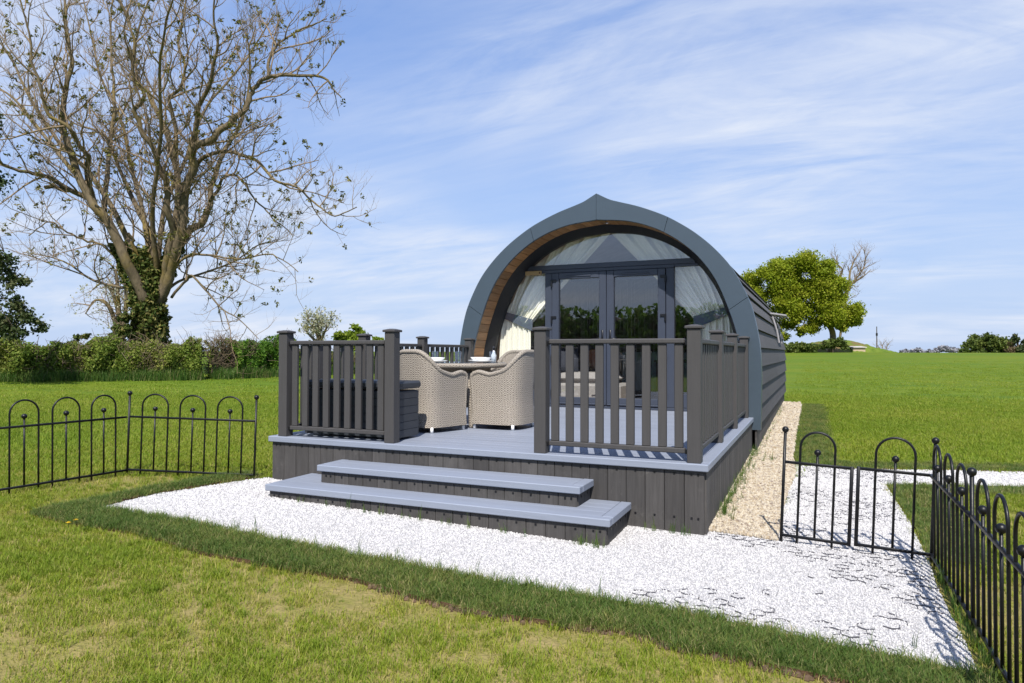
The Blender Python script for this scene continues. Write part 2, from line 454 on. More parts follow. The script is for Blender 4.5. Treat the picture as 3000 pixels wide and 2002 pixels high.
def inpoly(x, y, poly):
    P = np.array(poly); c = np.zeros(len(x), bool); j = len(P) - 1
    for i in range(len(P)):
        xi, yi = P[i]; xj, yj = P[j]
        c ^= ((yi > y) != (yj > y)) & (x < (xj - xi) * (y - yi) / (yj - yi + 1e-12) + xi)
        j = i
    return c
def sample_poly(poly, n):
    P = np.array(poly); lo = P.min(0); hi = P.max(0)
    q = rng.uniform(lo, hi, (n, 2)); return q[inpoly(q[:, 0], q[:, 1], poly)]
def poly_area(poly):
    P = np.array(poly); x, y = P.T; return .5 * abs(np.dot(x, np.roll(y, -1)) - np.dot(y, np.roll(x, -1)))
def sheet(name, poly, mat, dz, cuts=4):
    P = np.array(poly); lo = P.min(0); hi = P.max(0); n = len(poly); st = .3
    gx_, gy_ = np.meshgrid(np.arange(lo[0] + .15, hi[0], st), np.arange(lo[1] + .15, hi[1], st)); q = np.c_[gx_.ravel(), gy_.ravel()]
    q = q[inpoly(q[:, 0], q[:, 1], poly)]
    vs = [Vector(p) for p in poly] + [Vector(p) for p in q]
    r = mathutils.geometry.delaunay_2d_cdt(vs, [(k, (k + 1) % n) for k in range(n)], [], 1, 1e-5)
    V = [(v.x, v.y, float(gz(v.x, v.y)) + dz) for v in r[0]]
    bm = bmesh.new(); bv = [bm.verts.new(v) for v in V]
    for f in r[2]: bm.faces.new([bv[k] for k in f])
    bmesh.ops.recalc_face_normals(bm, faces=bm.faces[:])
    bm.normal_update()
    if bm.faces and sum(f.normal.z for f in bm.faces) < 0: bmesh.ops.reverse_faces(bm, faces=bm.faces[:])
    me = bpy.data.meshes.new(name); bm.to_mesh(me); bm.free()
    return link(name, me, mat)
def mk_gravel(name, a, b_, c_, gap):
    b = NB(name); v = b.coord('World')
    vo = b.n('ShaderNodeTexVoronoi', feature='F1'); vo.inputs['Scale'].default_value = 105; b.L.new(v, vo.inputs['Vector'])
    hs = b.n('ShaderNodeSeparateColor'); b.L.new(vo.outputs['Color'], hs.inputs[0])
    col = b.mix(b.rng(hs.outputs[0], 0, 1), a, b_); col = b.mix(b.rng(hs.outputs[1], .75, 1), col, c_)
    col = b.mix(b.rng(vo.outputs['Distance'], .45, .75), col, gap)
    return b.done(b.pbsdf(col, .8, b.bump(b.math('SUBTRACT', 1.0, vo.outputs['Distance']), .8, .012), 0, .2))
def mk_stone(name, a, b_, c_, lo=.86):
    b = NB(name); t = b.attr('tint', 'INSTANCER'); v = b.coord('Object'); n = b.noise(v, 3, 3)
    col = b.mix(b.rng(t, 0, .8), a, b_); col = b.mix(b.rng(t, lo, 1.0), col, c_)
    col = b.mix(b.rng(n, .35, .75, 0, .2), col, tuple(x * .75 for x in a))
    return b.done(b.pbsdf(col, .75, None, 0, .25))
M['gravel_w'] = mk_gravel('white_gravel', (.46, .445, .44), (.55, .535, .53), (.36, .35, .35), (.30, .29, .288))
M['gravel_g'] = mk_gravel('golden_gravel', (.30, .24, .16), (.46, .40, .31), (.22, .14, .1), (.09, .07, .055))
M['stone_w'] = mk_stone('white_stone', (.49, .475, .47), (.62, .605, .60), (.32, .312, .315))
M['stone_g'] = mk_stone('golden_stone', (.32, .25, .165), (.60, .545, .44), (.20, .155, .125), .55)
M['soil'] = mat_plain('bare_soil', (.10, .062, .036), .95, .3, 0, .6, 25)
M['grid'] = mat_plain('plastic_grid', (.075, .074, .085), .5, .1)
gw = struct(sheet('white_gravel_path', WHITE, M['gravel_w'], .008))
gg = struct(sheet('golden_gravel_strip', GOLD, M['gravel_g'], .012))

def scatter(name, P, rot, scl, tint, proto, parent=None):
    me = bpy.data.meshes.new(name); P = np.asarray(P, np.float32)
    me.vertices.add(len(P)); me.vertices.foreach_set('co', P.ravel())
    for nm, typ, val in (('rot', 'FLOAT_VECTOR', rot), ('scl', 'FLOAT_VECTOR', scl), ('tint', 'FLOAT', tint)):
        a = me.attributes.new(nm, typ, 'POINT')
        a.data.foreach_set('vector' if typ != 'FLOAT' else 'value', np.asarray(val, np.float32).ravel())
    o = bpy.data.objects.new(name, me); COL.objects.link(o)
    ng = bpy.data.node_groups.new(name, 'GeometryNodeTree')
    ng.interface.new_socket('Geometry', in_out='INPUT', socket_type='NodeSocketGeometry')
    ng.interface.new_socket('Geometry', in_out='OUTPUT', socket_type='NodeSocketGeometry')
    n = ng.nodes; l = ng.links
    gi = n.new('NodeGroupInput'); go = n.new('NodeGroupOutput')
    oi = n.new('GeometryNodeObjectInfo'); oi.inputs['Object'].default_value = proto
    ip = n.new('GeometryNodeInstanceOnPoints')
    for nm, sock in (('rot', 'Rotation'), ('scl', 'Scale')):
        na = n.new('GeometryNodeInputNamedAttribute'); na.data_type = 'FLOAT_VECTOR'; na.inputs['Name'].default_value = nm
        l.new(na.outputs[0], ip.inputs[sock])
    l.new(gi.outputs[0], ip.inputs['Points']); l.new(oi.outputs['Geometry'], ip.inputs['Instance']); l.new(ip.outputs[0], go.inputs[0])
    md = o.modifiers.new('scatter', 'NODES'); md.node_group = ng
    if parent is not None: o.parent = parent
    return stuff(o)
def stone_proto(mat, seed):
    bm = bmesh.new(); bmesh.ops.create_icosphere(bm, subdivisions=1, radius=1.0)
    rr = random.Random(seed)
    for v in bm.verts: v.co *= rr.uniform(.72, 1.2)
    me = bpy.data.meshes.new('stone'); bm.to_mesh(me); bm.free(); me.materials.append(mat)
    return bpy.data.objects.new('stone', me)
# visibility wedge: nothing is scattered behind the camera or far to the side
def seen(x, y, margin=.12):
    dx = x - CAM[0]; dy = y - CAM[1]
    dep = dx * FW[0] + dy * FW[1]; lat = dx * RT[0] + dy * RT[1]
    return (dep > 2.0) & (np.abs(lat) < dep * (.746 + margin) + 1.0)
def gridmask(x, y):
    m = (np.sin(x * 2.3 + 1.1 * np.sin(y * 3.1)) + np.sin(y * 3.7 + x * 1.3 + .6) + .7 * np.sin(x * 7.1 - y * 5.3) + .5 * np.sin(x * 13.0 + y * 11.0))
    return m + np.clip((x - .1) * .9, -1.0, 1.2) + np.where(y > .3, .4, 0)
def on_built(x, y, e=0.0):
    deck = (x > -4.29 - e) & (x < 0 + e) & (y > -.0 - e)
    low = (x > -3.74 - e) & (x < -.61 + e) & (y > -.58 - e) & (y < 0.1)
    pod = (x > -4.36) & (x < -.02 + e) & (y > 4.1)
    return deck | low | pod
for k in range(2):
    q = sample_poly(WHITE, int(40 / 1 * 11.8 * 2600 / 2))
    q = q[seen(q[:, 0], q[:, 1]) & ~on_built(q[:, 0], q[:, 1], -.01)]
    gm = gridmask(q[:, 0], q[:, 1])
    keep = (gm < 1.5) | (rng.random(len(q)) < .75)
    dist = np.hypot(q[:, 0] - CAM[0], q[:, 1] - CAM[1])
    keep &= rng.random(len(q)) < np.clip((6.5 / dist) ** 1.6, .16, 1) * .75
    q = q[keep]; dist = dist[keep]
    n_ = len(q); sz = rng.uniform(.0030, .0064, n_) * np.clip((dist / 5) ** .7, 1, 2.4)
    P = np.c_[q, gz(q[:, 0], q[:, 1]) + .008 + sz * .35]
    scatter('white_stones' if k == 0 else 'white_stones', P, rng.uniform(0, 6.28, (n_, 3)), sz[:, None] * rng.uniform([.8, .8, .5], [1.4, 1.1, .9], (n_, 3)),
            rng.random(n_), stone_proto(M['stone_w'], k), gw)
q = sample_poly(GOLD, 160000); q = q[seen(q[:, 0], q[:, 1])]
dist = np.hypot(q[:, 0] - CAM[0], q[:, 1] - CAM[1]); q = q[rng.random(len(q)) < np.clip((6.0 / dist) ** 1.6, .1, 1) * .55]
n_ = len(q); sz = rng.uniform(.008, .0165, n_) * np.clip((np.hypot(q[:, 0] - CAM[0], q[:, 1] - CAM[1]) / 5) ** .8, 1, 2.4)
mound = .03 * sstep(.2, .6, q[:, 1]) * sstep(.5, .25, q[:, 0])
scatter('golden_stones', np.c_[q, gz(q[:, 0], q[:, 1]) + .012 + sz * .35], rng.uniform(0, 6.28, (n_, 3)), sz[:, None] * rng.uniform([.8, .8, .5], [1.4, 1.1, .9], (n_, 3)), rng.random(n_), stone_proto(M['stone_g'], 5), gg)
# honeycomb grid walls that peep out of the white gravel
hx = .047; mb = MB()
for a in range(-58, 20):
    for b_ in range(-24, 52):
        cx = a * hx * math.sqrt(3) + (b_ % 2) * hx * math.sqrt(3) / 2; cy = b_ * hx * 1.5
        if not (gridmask(np.array([cx]), np.array([cy]))[0] > .35): continue
        if on_built(np.array([cx]), np.array([cy]), .05)[0]: continue
        if not inpoly(np.array([cx]), np.array([cy]), WHITE)[0]: continue
        gv = gridmask(np.array([cx]), np.array([cy]))[0]; gp = .05 + .70 * min(1, max(0, (gv - .35) / 2.2)) ** 1.3
        if cx < -.7: gp *= .12
        if random.random() > gp: continue
        k0 = random.randrange(6)
        for k in range(k0, k0 + random.choice((2, 3, 3, 4, 5))):
            if random.random() < .12: continue
            a0 = R(60 * k + 30); a1 = R(60 * k + 90)
            p0 = np.array([cx + hx * .98 * math.cos(a0), cy + hx * .98 * math.sin(a0)]); p1 = np.array([cx + hx * .98 * math.cos(a1), cy + hx * .98 * math.sin(a1)])
            n2 = np.array([-(p1 - p0)[1], (p1 - p0)[0]]); n2 = n2 / np.linalg.norm(n2) * .0011
            z0 = float(gz(cx, cy)) + .002; z1 = z0 + .0135
            mb.add([(*(p0 - n2), z0), (*(p1 - n2), z0), (*(p1 + n2), z0), (*(p0 + n2), z0), (*(p0 - n2), z1), (*(p1 - n2), z1), (*(p1 + n2), z1), (*(p0 + n2), z1)],
                   [(4, 5, 6, 7), (0, 1, 5, 4), (1, 2, 6, 5), (2, 3, 7, 6), (3, 0, 4, 7)])
stuff(link('paver_grid', mb.mesh('paver_grid'), M['grid'], gw))

# --- turf strips: raised sods with a bare soil edge
def raised(name, poly, mat, h):
    o = sheet(name, poly, mat, h, 5)
    bm = bmesh.new(); bm.from_mesh(o.data)
    ed = [e for e in bm.edges if e.is_boundary]
    r = bmesh.ops.extrude_edge_only(bm, edges=ed)
    for v in [x for x in r['geom'] if isinstance(x, bmesh.types.BMVert)]: v.co.z -= h + .03
    bm.to_mesh(o.data); bm.free(); return o
def mk_turf():
    b = NB('turf_base'); v = b.coord('World'); n = b.noise(v, 12, 5, .7); n2 = b.noise(v, 60, 3)
    c = b.mix(b.rng(n, .3, .7), (.05, .075, .018), (.085, .105, .026)); c = b.mix(b.rng(n2, .6, .8, 0, .5), c, (.10, .08, .04))
    geo = b.n('ShaderNodeNewGeometry'); sp = b.n('ShaderNodeSeparateXYZ'); b.L.new(geo.outputs['Normal'], sp.inputs[0])
    c = b.mix(b.rng(b.math('ABSOLUTE', sp.outputs[2]), .3, .8), (.10, .062, .036), c)
    return b.done(b.pbsdf(c, .95, b.bump(n2, .6, .02), 0, .1))
M['turf'] = mk_turf()
turf_o = struct(raised('turf_strip', TURF, M['turf'], .028))
turf2_o = struct(raised('turf_strip', TURF2, M['turf'], .015))
turf3_o = struct(raised('turf_strip', TURF3, M['turf'], .015))
# small clods of soil along the outer turf edge
mbs = MB(); rr = random.Random(3)
edge = TURF[2:13]
for k in range(130):
    i0 = rr.randrange(3, len(edge) - 1); t = rr.random(); x = edge[i0][0] * (1 - t) + edge[i0 + 1][0] * t; y = edge[i0][1] * (1 - t) + edge[i0 + 1][1] * t - rr.uniform(-.005, .03)
    s_ = rr.uniform(.008, .022); mbs.ball((x, y, float(gz(x, y)) + s_ * .3), s_, 6, 4)
stuff(link('soil_clods', mbs.mesh('soil_clods'), M['soil'], turf_o))

# --- grass
def mk_grass(name, a, b_, c_, d_):
    b = NB(name); t = b.attr('tint', 'INSTANCER'); v = b.coord('Object'); sp = b.n('ShaderNodeSeparateXYZ'); b.L.new(v, sp.inputs[0])
    ob = b.attr('bl')
    col = b.mix(b.rng(t, 0, .5), a, b_); col = b.mix(b.rng(t, .5, .8), col, c_)
    dry = b.math('MULTIPLY', b.rng(ob, .80, .95), b.rng(t, .1, .6, .2, 1.0))
    col = b.mix(dry, col, d_)
    col = b.mix(b.rng(ob, 0, .6, .25, 0), col, tuple(x * .55 for x in a))
    d = b.n('ShaderNodeBsdfPrincipled'); b.L.new(col, d.inputs['Base Color']); d.inputs['Roughness'].default_value = .6; d.inputs['Specular IOR Level'].default_value = .25
    tl = b.n('ShaderNodeBsdfTranslucent'); b.L.new(col, tl.inputs[0])
    ms = b.n('ShaderNodeMixShader'); ms.inputs[0].default_value = .36; b.L.new(d.outputs[0], ms.inputs[1]); b.L.new(tl.outputs[0], ms.inputs[2])
    return b.done(ms)
M['lawn'] = mk_grass('lawn_blades', (.165, .245, .014), (.29, .325, .030), (.37, .318, .07), (.48, .375, .16))
M['meadow'] = mk_grass('meadow_blades', (.15, .238, .014), (.23, .295, .020), (.30, .318, .038), (.36, .33, .10))
M['sod'] = mk_grass('sod_blades', (.068, .13, .02), (.125, .185, .034), (.21, .225, .05), (.34, .28, .13))
M['tall'] = mk_grass('tall_blades', (.05, .12, .02), (.09, .17, .025), (.14, .2, .04), (.30, .27, .12))
def clump(mat, nbl, rad_, hmin, hmax, wid, seed, lean=.5):
    r_ = np.random.default_rng(seed); V = []; F = []; T = []
    for _ in range(nbl):
        a = r_.uniform(0, 6.28); rr_ = rad_ * math.sqrt(r_.random()); x, y = rr_ * math.cos(a), rr_ * math.sin(a)
        h = r_.uniform(hmin, hmax); la = r_.uniform(0, 6.28); ln = h * lean * r_.uniform(.15, 1.0)
        dx, dy = math.cos(la), math.sin(la); w = wid * r_.uniform(.7, 1.2)
        sx, sy = -dy * w / 2, dx * w / 2; o = len(V)
        m = (x + dx * ln * .35, y + dy * ln * .35, h * .6)
        V += [(x - sx, y - sy, -.005), (x + sx, y + sy, -.005), (m[0] + sx * .8, m[1] + sy * .8, m[2]), (m[0] - sx * .8, m[1] - sy * .8, m[2]), (x + dx * ln, y + dy * ln, h)]
        F += [(o, o + 1, o + 2, o + 3), (o + 3, o + 2, o + 4)]; T += [r_.random()] * 5
    me = bpy.data.meshes.new('clump'); me.from_pydata(V, [], F); a = me.attributes.new('bl', 'FLOAT', 'POINT'); a.data.foreach_set('value', T)
    me.materials.append(mat); return bpy.data.objects.new('clump', me)
GR_P = [p for p in (WHITE, GOLD)]
def free_ground(x, y, turf=True):
    ok = ~on_built(x, y, .02)
    for p in GR_P: ok &= ~inpoly(x, y, p)
    if turf:
        for p in (TURF, TURF2, TURF3): ok &= ~inpoly(x, y, p)
    return ok
def lawn_noise(x, y):
    return (np.sin(x * 1.9 + 2 * np.sin(y * 1.1)) + np.sin(y * 2.6 + x * .7 + 1) + .8 * np.sin(x * 5.3 - y * 3.9 + 2) + .6 * np.sin(x * 9.7 + y * 12.1) + .5 * np.sin(17 * x - 13 * y)) / 3.9
def put_grass(name, xy, proto, s0, s1, tint, parent=None, dz=0.0):
    n = len(xy); s = rng.uniform(s0, s1, n)
    P = np.c_[xy, gz(xy[:, 0], xy[:, 1]) + dz]
    rot = np.c_[rng.normal(0, .08, n), rng.normal(0, .08, n), rng.uniform(0, 6.28, n)]
    return scatter(name, P, rot, np.c_[s, s, s * rng.uniform(.75, 1.2, n)], tint, proto, parent)
def wedge(n, d0, d1):
    dep = np.sqrt(rng.uniform(d0 ** 2, d1 ** 2, n)); lat = rng.uniform(-1, 1, n) * (dep * .92 + 1.3)
    return np.c_[CAM[0] + FW[0] * dep + RT[0] * lat, CAM[1] + FW[1] * dep + RT[1] * lat]
lawn_o = None
for k in range(3):
    xy = wedge(34000, 2.0, 8.5); xy = xy[free_ground(xy[:, 0], xy[:, 1])]
    ln = lawn_noise(xy[:, 0], xy[:, 1]); keep = rng.random(len(xy)) < np.clip(.55 - ln * .85, .07, 1); xy = xy[keep]; ln = ln[keep]
    put_grass('lawn_grass', xy, clump(M['lawn'], 20, .05, .008, .034, .0030, 20 + k, 1.5), .8, 1.35, np.clip(.36 + ln * .40 + rng.normal(0, .17, len(xy)), 0, 1))
# taller fresh tufts in the near lawn
xy = wedge(8500, 2.2, 8); xy = xy[free_ground(xy[:, 0], xy[:, 1])]; ln = lawn_noise(xy[:, 0] * 1.3 + 3, xy[:, 1] * 1.3); xy = xy[ln < .12]
put_grass('lawn_tufts', xy, clump(M['lawn'], 26, .03, .015, .055, .0036, 31, 1.2), .55, 1.15, np.clip(rng.normal(.08, .14, len(xy)), 0, 1))
for k in range(2):
    xy = wedge(38000, 7.0, 20); xy = xy[free_ground(xy[:, 0], xy[:, 1])]
    dd = np.hypot(xy[:, 0] - CAM[0], xy[:, 1] - CAM[1]); xy = xy[rng.random(len(xy)) < np.clip((23 - dd) / 8, 0, 1)]
    ln = lawn_noise(xy[:, 0] * .45, xy[:, 1] * .45)
    put_grass('meadow_grass', xy, clump(M['meadow'], 24, .12, .012, .045, .0055, 40 + k, 1.4), .8, 1.3, np.clip(.35 + ln * .3 + rng.normal(0, .15, len(xy)), 0, 1))
xy = wedge(36000, 14, 60); xy = xy[free_ground(xy[:, 0], xy[:, 1])]
dd = np.hypot(xy[:, 0] - CAM[0], xy[:, 1] - CAM[1]); xy = xy[rng.random(len(xy)) < np.clip((62 - dd) / 48, 0, 1) * np.clip((dd - 13) / 7, 0, 1)]
ln = lawn_noise(xy[:, 0] * .2, xy[:, 1] * .2) * 1.4
put_grass('meadow_grass', xy, clump(M['meadow'], 28, .26, .02, .055, .012, 51, 1.3), .8, 1.25, np.clip(.35 + ln * .3 + rng.normal(0, .12, len(xy)), 0, 1))
for k, (tp, par, dz, cnt) in enumerate(((TURF, turf_o, .026, 26000), (TURF2, turf2_o, .013, 9000), (TURF3, turf3_o, .013, 16000))):
    xy = sample_poly(tp, cnt); xy = xy[seen(xy[:, 0], xy[:, 1], .2)]; xy = xy + rng.normal(0, .028, xy.shape); xy = xy[~on_built(xy[:, 0], xy[:, 1], .03)]
    put_grass('turf_grass', xy, clump(M['sod'], 20, .04, .012, .045, .0030, 60 + k, 1.5), .8, 1.3, np.clip(rng.normal(.38 if k == 0 else .5, .25, len(xy)) + .3 * lawn_noise(xy[:, 0] * 2, xy[:, 1] * 2), 0, 1), par, dz)
# weeds at the foot of the steps and along the deck
W_ = []
for (x0, x1, y, n) in ((-3.55, -.62, -.61, 26), (-.85, -.6, -.62, 8), (-.55, -.1, -.02, 9), (-3.6, -3.2, -.2, 4)):
    for _ in range(n): W_.append((random.uniform(x0, x1), y - random.uniform(.0, .03)))
for _ in range(190): W_.append((random.uniform(.0, .10) * (1.2 if random.random() < .3 else .5), random.uniform(.5, 4.1)))
for _ in range(120): W_.append((random.uniform(.0, .12), random.uniform(4.3, 11)))
for _ in range(14): W_.append((random.uniform(.1, .3), random.uniform(3.3, 3.7)))
for _ in range(40): W_.append((1.46 + random.uniform(-.02, .03), random.uniform(-1.6, .0)))
for _ in range(16): W_.append((random.uniform(-4.3, 1.2), -1.53 + random.uniform(0, .12)))
W_ = np.array(W_)
put_grass('weed_grass', W_, clump(M['tall'], 9, .022, .05, .17, .0035, 70, .7), .55, 1.15, rng.random(len(W_)), None, .005)

# ------------------------------------------------------------------ deck
ZD = .507
deck = thing('deck', 'grey painted deck with dark vertical board skirt in front of the arched pod', 'deck', (-2.145, 2.0, 0))
for k in range(32):
    y0 = .105 + k * .1448; ins = 0 if k < 28 else .055
    bpart('deck_board', deck, (-4.19 + ins, y0, ZD - .03), (-.10 - ins, y0 + .1405, ZD - .001), M['deck'], .003)
bpart('nosing', deck, (-4.29, 0, ZD - .056), (0, .10, ZD), M['trim'], .006)
bpart('nosing', deck, (-.098, .1025, ZD - .056), (0, 4.155, ZD), M['trim'], .006)
bpart('nosing', deck, (-4.29, .1025, ZD - .056), (-4.192, 4.155, ZD), M['trim'], .006)
screws = MB()
def screw(p, ax):
    d = np.zeros(3); d[ax] = .002
    screws.box(np.array(p) - .0075 * (1 - np.eye(3)[ax]) - d, np.array(p) + .0075 * (1 - np.eye(3)[ax]) + d, 0)
ne = 28; pw = 4.23 / ne
for k in range(ne):
    x0 = -4.26 + k * pw; x1 = x0 + pw - .004
    zb = float(gz((x0 + x1) / 2, 0)) - .06
    bpart('skirt_board', deck, (x0, .03 + random.uniform(-.0015, .0015), round(zb, 2)), (x1, .055, ZD - .058), M['skirt'], .003)
    xm = (x0 + x1) / 2
    for dx in ((-.02, .03) if k in (0, ne - 1) else (0,)):
        screw((xm + dx, .0275, ZD - .085), 1)
        if k > ne - 7: screw((xm + dx, .0275, .09), 1)
for side, xf in ((0, -.032), (1, -4.258)):
    for k in range(27):
        y0 = .058 + k * .1515
        zb = float(gz(xf, y0)) - .06
        bpart('skirt_board', deck, (xf - .0125, y0, round(zb, 2)), (xf + .0125, y0 + .148, ZD - .058), M['skirt'], .003)
stuff(mpart('screw_heads', deck, screws, M['black']))
bpart('joists', deck, (-4.2, .09, ZD - .2), (-.09, 4.1, ZD - .034), M['dark'], 0)

def box_step(label, x0, x1, y0, zt, group):
    st = thing('box_step', label, 'step', ((x0 + x1) / 2, y0 / 2, 0), 0, group)
    th_ = .056; e = .085
    bpart('nosing', st, (x0, y0, zt - th_), (x1, y0 + e, zt), M['trim'], .006)
    for a, b_ in ((x0, x0 + e), (x1 - e, x1)):
        bpart('nosing', st, (a, y0 + e + .002, zt - th_), (b_, .026, zt), M['trim'], .006)
    w = (.026 - y0 - e - .004); nb = max(1, round(w / .145))
    for k in range(nb):
        a = y0 + e + .004 + k * w / nb
        bpart('tread_board', st, (x0 + e + .003, a, zt - .03), (x1 - e - .003, a + w / nb - .003, zt - .002), M['deck'], .0025)
    n = round((x1 - x0 - .06) / .152); p_ = (x1 - x0 - .06) / n; sc_ = MB()
    global screws; screws = sc_
    for k in range(n):
        a = x0 + .03 + k * p_; zb = float(gz(a, y0)) - .06
        bpart('riser_board', st, (a, y0 + .028 + random.uniform(-.0015, .0015), round(zb, 2)), (a + p_ - .004, y0 + .052, zt - th_ - .002), M['skirt'], .003)
        for dx in ((-.02, .03) if k in (0, n - 1) else (0,)): screw((a + p_ / 2 + dx, y0 + .0255, zt - th_ - .04), 1)
    for xs in (x0 + .0425, x1 - .0425):
        m = max(2, round((-y0 - .05) / .152)); q = (.026 - y0 - .056) / m
        for k in range(m):
            a = y0 + .056 + k * q; zb = float(gz(xs, a)) - .06
            bpart('riser_board', st, (xs - .0125, a, round(zb, 2)), (xs + .0125, a + q - .004, zt - th_ - .002), M['skirt'], .003)
            screw((xs + (.0145 if xs > -2 else -.0145), a + q / 2, zt - th_ - .04), 0)
    stuff(mpart('screw_heads', st, sc_, M['black']))
box_step('upper grey box step directly under the deck opening', -3.395, -.90, -.341, ZD - .179, 'deck steps')
box_step('lower and widest grey box step, resting on the white gravel', -3.758, -.5925, -.60, ZD - .337, 'deck steps')

# ------------------------------------------------------------------ railings
PW = .104
def rail_post(par, x, y):
    p = bpart('post', par, (x, y, ZD), (x + PW, y + PW, ZD + 1.03), M['rail'], .004)
    mb = MB().box((x - .016, y - .016, ZD + 1.03), (x + PW + .016, y + PW + .016, ZD + 1.052), .005)
    mb.add([(x - .008, y - .008, ZD + 1.052), (x + PW + .008, y - .008, ZD + 1.052), (x + PW + .008, y + PW + .008, ZD + 1.052), (x - .008, y + PW + .008, ZD + 1.052),
            (x + .03, y + .03, ZD + 1.062), (x + PW - .03, y + .03, ZD + 1.062), (x + PW - .03, y + PW - .03, ZD + 1.062), (x + .03, y + PW - .03, ZD + 1.062)],
           [(0, 1, 5, 4), (1, 2, 6, 5), (2, 3, 7, 6), (3, 0, 4, 7), (4, 5, 6, 7)])
    mpart('post_cap', p, mb, M['rail']); return p
def rail_panel(par, a, b_, fixed, ax, n=9):
    """rails and balusters between a and b_ along axis ax (0 x, 1 y); fixed = centre on the other axis"""
    def seg(name, s0, s1, t, z0, z1, mat, c):
        lo = [0, 0, z0]; hi = [0, 0, z1]; lo[ax], hi[ax] = s0, s1; lo[1 - ax], hi[1 - ax] = fixed - t, fixed + t
        return bpart(name, par, lo, hi, mat, c)
    seg('top_rail', a + .02, b_ - .02, .034, ZD + .915, ZD + .955, M['rail'], .008)
    seg('bottom_rail', a + .02, b_ - .02, .026, ZD + .066, ZD + .106, M['rail'], .006)
    for z0, z1 in ((ZD + .905, ZD + .94), (ZD + .06, ZD + .098)):
        for s0, s1 in ((a - .002, a + .02), (b_ - .02, b_ + .002)):
            seg('bracket', s0, s1, .022, z0, z1, M['black'], .004)
    pitch = (b_ - a) / (n + .08); w = .066
    for k in range(n):
        c0 = a + pitch * (k + .54)
        seg('baluster', c0 - w / 2, c0 + w / 2, .016, ZD + .107, ZD + .914, M['rail'], .004)
YP = .0335
rl = thing('deck_railing', 'dark composite railing round the left front corner of the deck', 'railing', (-4.14, .085, ZD), 0, 'deck railings')
rr_ = thing('deck_railing', 'dark composite railing round the right front corner of the deck', 'railing', (-.11, .085, ZD), 0, 'deck railings')
for x in (-4.193, -2.926): rail_post(rl, x, YP)
for x in (-1.427, -.1625): rail_post(rr_, x, YP)
rail_panel(rl, -4.193 + PW, -2.926, YP + PW / 2, 0)
rail_panel(rr_, -1.427 + PW, -.1625, YP + PW / 2, 0)
ys = [YP, 1.345, 2.66, 4.03]
for par, x in ((rl, -4.193), (rr_, -.1625)):
    for y in ys[1:]: rail_post(par, x, y)
    for k in range(3): rail_panel(par, ys[k] + PW, ys[k + 1], x + PW / 2, 1)

# ------------------------------------------------------------------ pod
CX = -2.135; YF = 4.163; YG = 4.777; YB = 12.83
def smooth_curve(pts, n):
    P = np.array(pts, float); P2 = np.vstack([2 * P[0] - P[1], P, 2 * P[-1] - P[-2]])
    outp = []
    for i in range(1, len(P2) - 2):
        p0, p1, p2, p3 = P2[i - 1:i + 3]
        for t in np.linspace(0, 1, n, endpoint=False):
            outp.append(.5 * ((2 * p1) + (-p0 + p2) * t + (2 * p0 - 5 * p1 + 4 * p2 - p3) * t * t + (-p0 + 3 * p1 - 3 * p2 + p3) * t ** 3))
    outp.append(P[-1]); return np.array(outp)
def resample(P, n):
    d = np.r_[0, np.cumsum(np.linalg.norm(np.diff(P, axis=0), axis=1))]
    s = np.linspace(0, d[-1], n); return np.c_[np.interp(s, d, P[:, 0]), np.interp(s, d, P[:, 1])]
OUT = smooth_curve([(2.222, .345), (2.23, .8), (2.232, 1.15), (2.205, 1.52), (2.115, 1.95), (1.98, 2.27), (1.825, 2.535), (1.62, 2.775), (1.39, 2.98), (1.16, 3.14), (.94, 3.265), (.62, 3.40), (.33, 3.492)], 6)
OUT = np.vstack([OUT, smooth_curve([(.33, 3.492), (.2, 3.535), (.09, 3.592), (0, 3.64)], 4)[1:]])
INN = smooth_curve([(1.985, .345), (1.99, .8), (1.988, 1.2), (1.95, 1.49), (1.832, 1.9), (1.64, 2.355), (1.355, 2.725), (.955, 3.02), (.5, 3.195), (0, 3.258)], 8)
nO = 97
OUTr = resample(OUT, nO); INNr = resample(INN, nO)
def offset(P, d):
    t = np.gradient(P, axis=0); t /= np.linalg.norm(t, axis=1)[:, None]
    n = np.c_[-t[:, 1], t[:, 0]]     # points to the left of travel (inward, since we travel up the right side)
    return P + n * d
pod = thing('glamping_pod', 'arched glamping pod with slate blue fascia, glazed front and grey lapped cladding', 'cabin', (CX, (YF + YB) / 2, 0))
def w3(p, y, sg): return (CX + sg * p[0], y, p[1])
# fascia panels: three a side
cuts = [0, 38, 72, nO - 1]
for sg in (1, -1):
    for c0, c1 in zip(cuts[:-1], cuts[1:]):
        mb = MB(); vs = []; fs = []
        o = OUTr[c0:c1 + 1].copy(); n_ = INNr[c0:c1 + 1].copy()
        if c0: o[0] += (o[1] - o[0]) * .07; n_[0] += (n_[1] - n_[0]) * .07
        if c1 < nO - 1: o[-1] += (o[-2] - o[-1]) * .07; n_[-1] += (n_[-2] - n_[-1]) * .07
        else: o[-1][0] = n_[-1][0] = .002
        m = len(o)
        for k in range(m):
            a, b_ = o[k], n_[k]; d = (b_ - a) / np.linalg.norm(b_ - a) * .006
            vs += [w3(a, YF + .13, sg), w3(a, YF + .006, sg), w3(a + d, YF, sg), w3(b_ - d, YF, sg), w3(b_, YF + .006, sg), w3(b_, YF + .05, sg)]
        for k in range(m - 1):
            for q in range(5):
                f_ = (k * 6 + q, k * 6 + q + 1, (k + 1) * 6 + q + 1, (k + 1) * 6 + q)
                fs.append(f_ if sg < 0 else f_[::-1])
        fs.append(tuple(range(6))); fs.append(tuple(reversed(range((m - 1) * 6, m * 6))))
        mb.add(vs, fs); mpart('fascia_panel', pod, mb, M['fascia'])
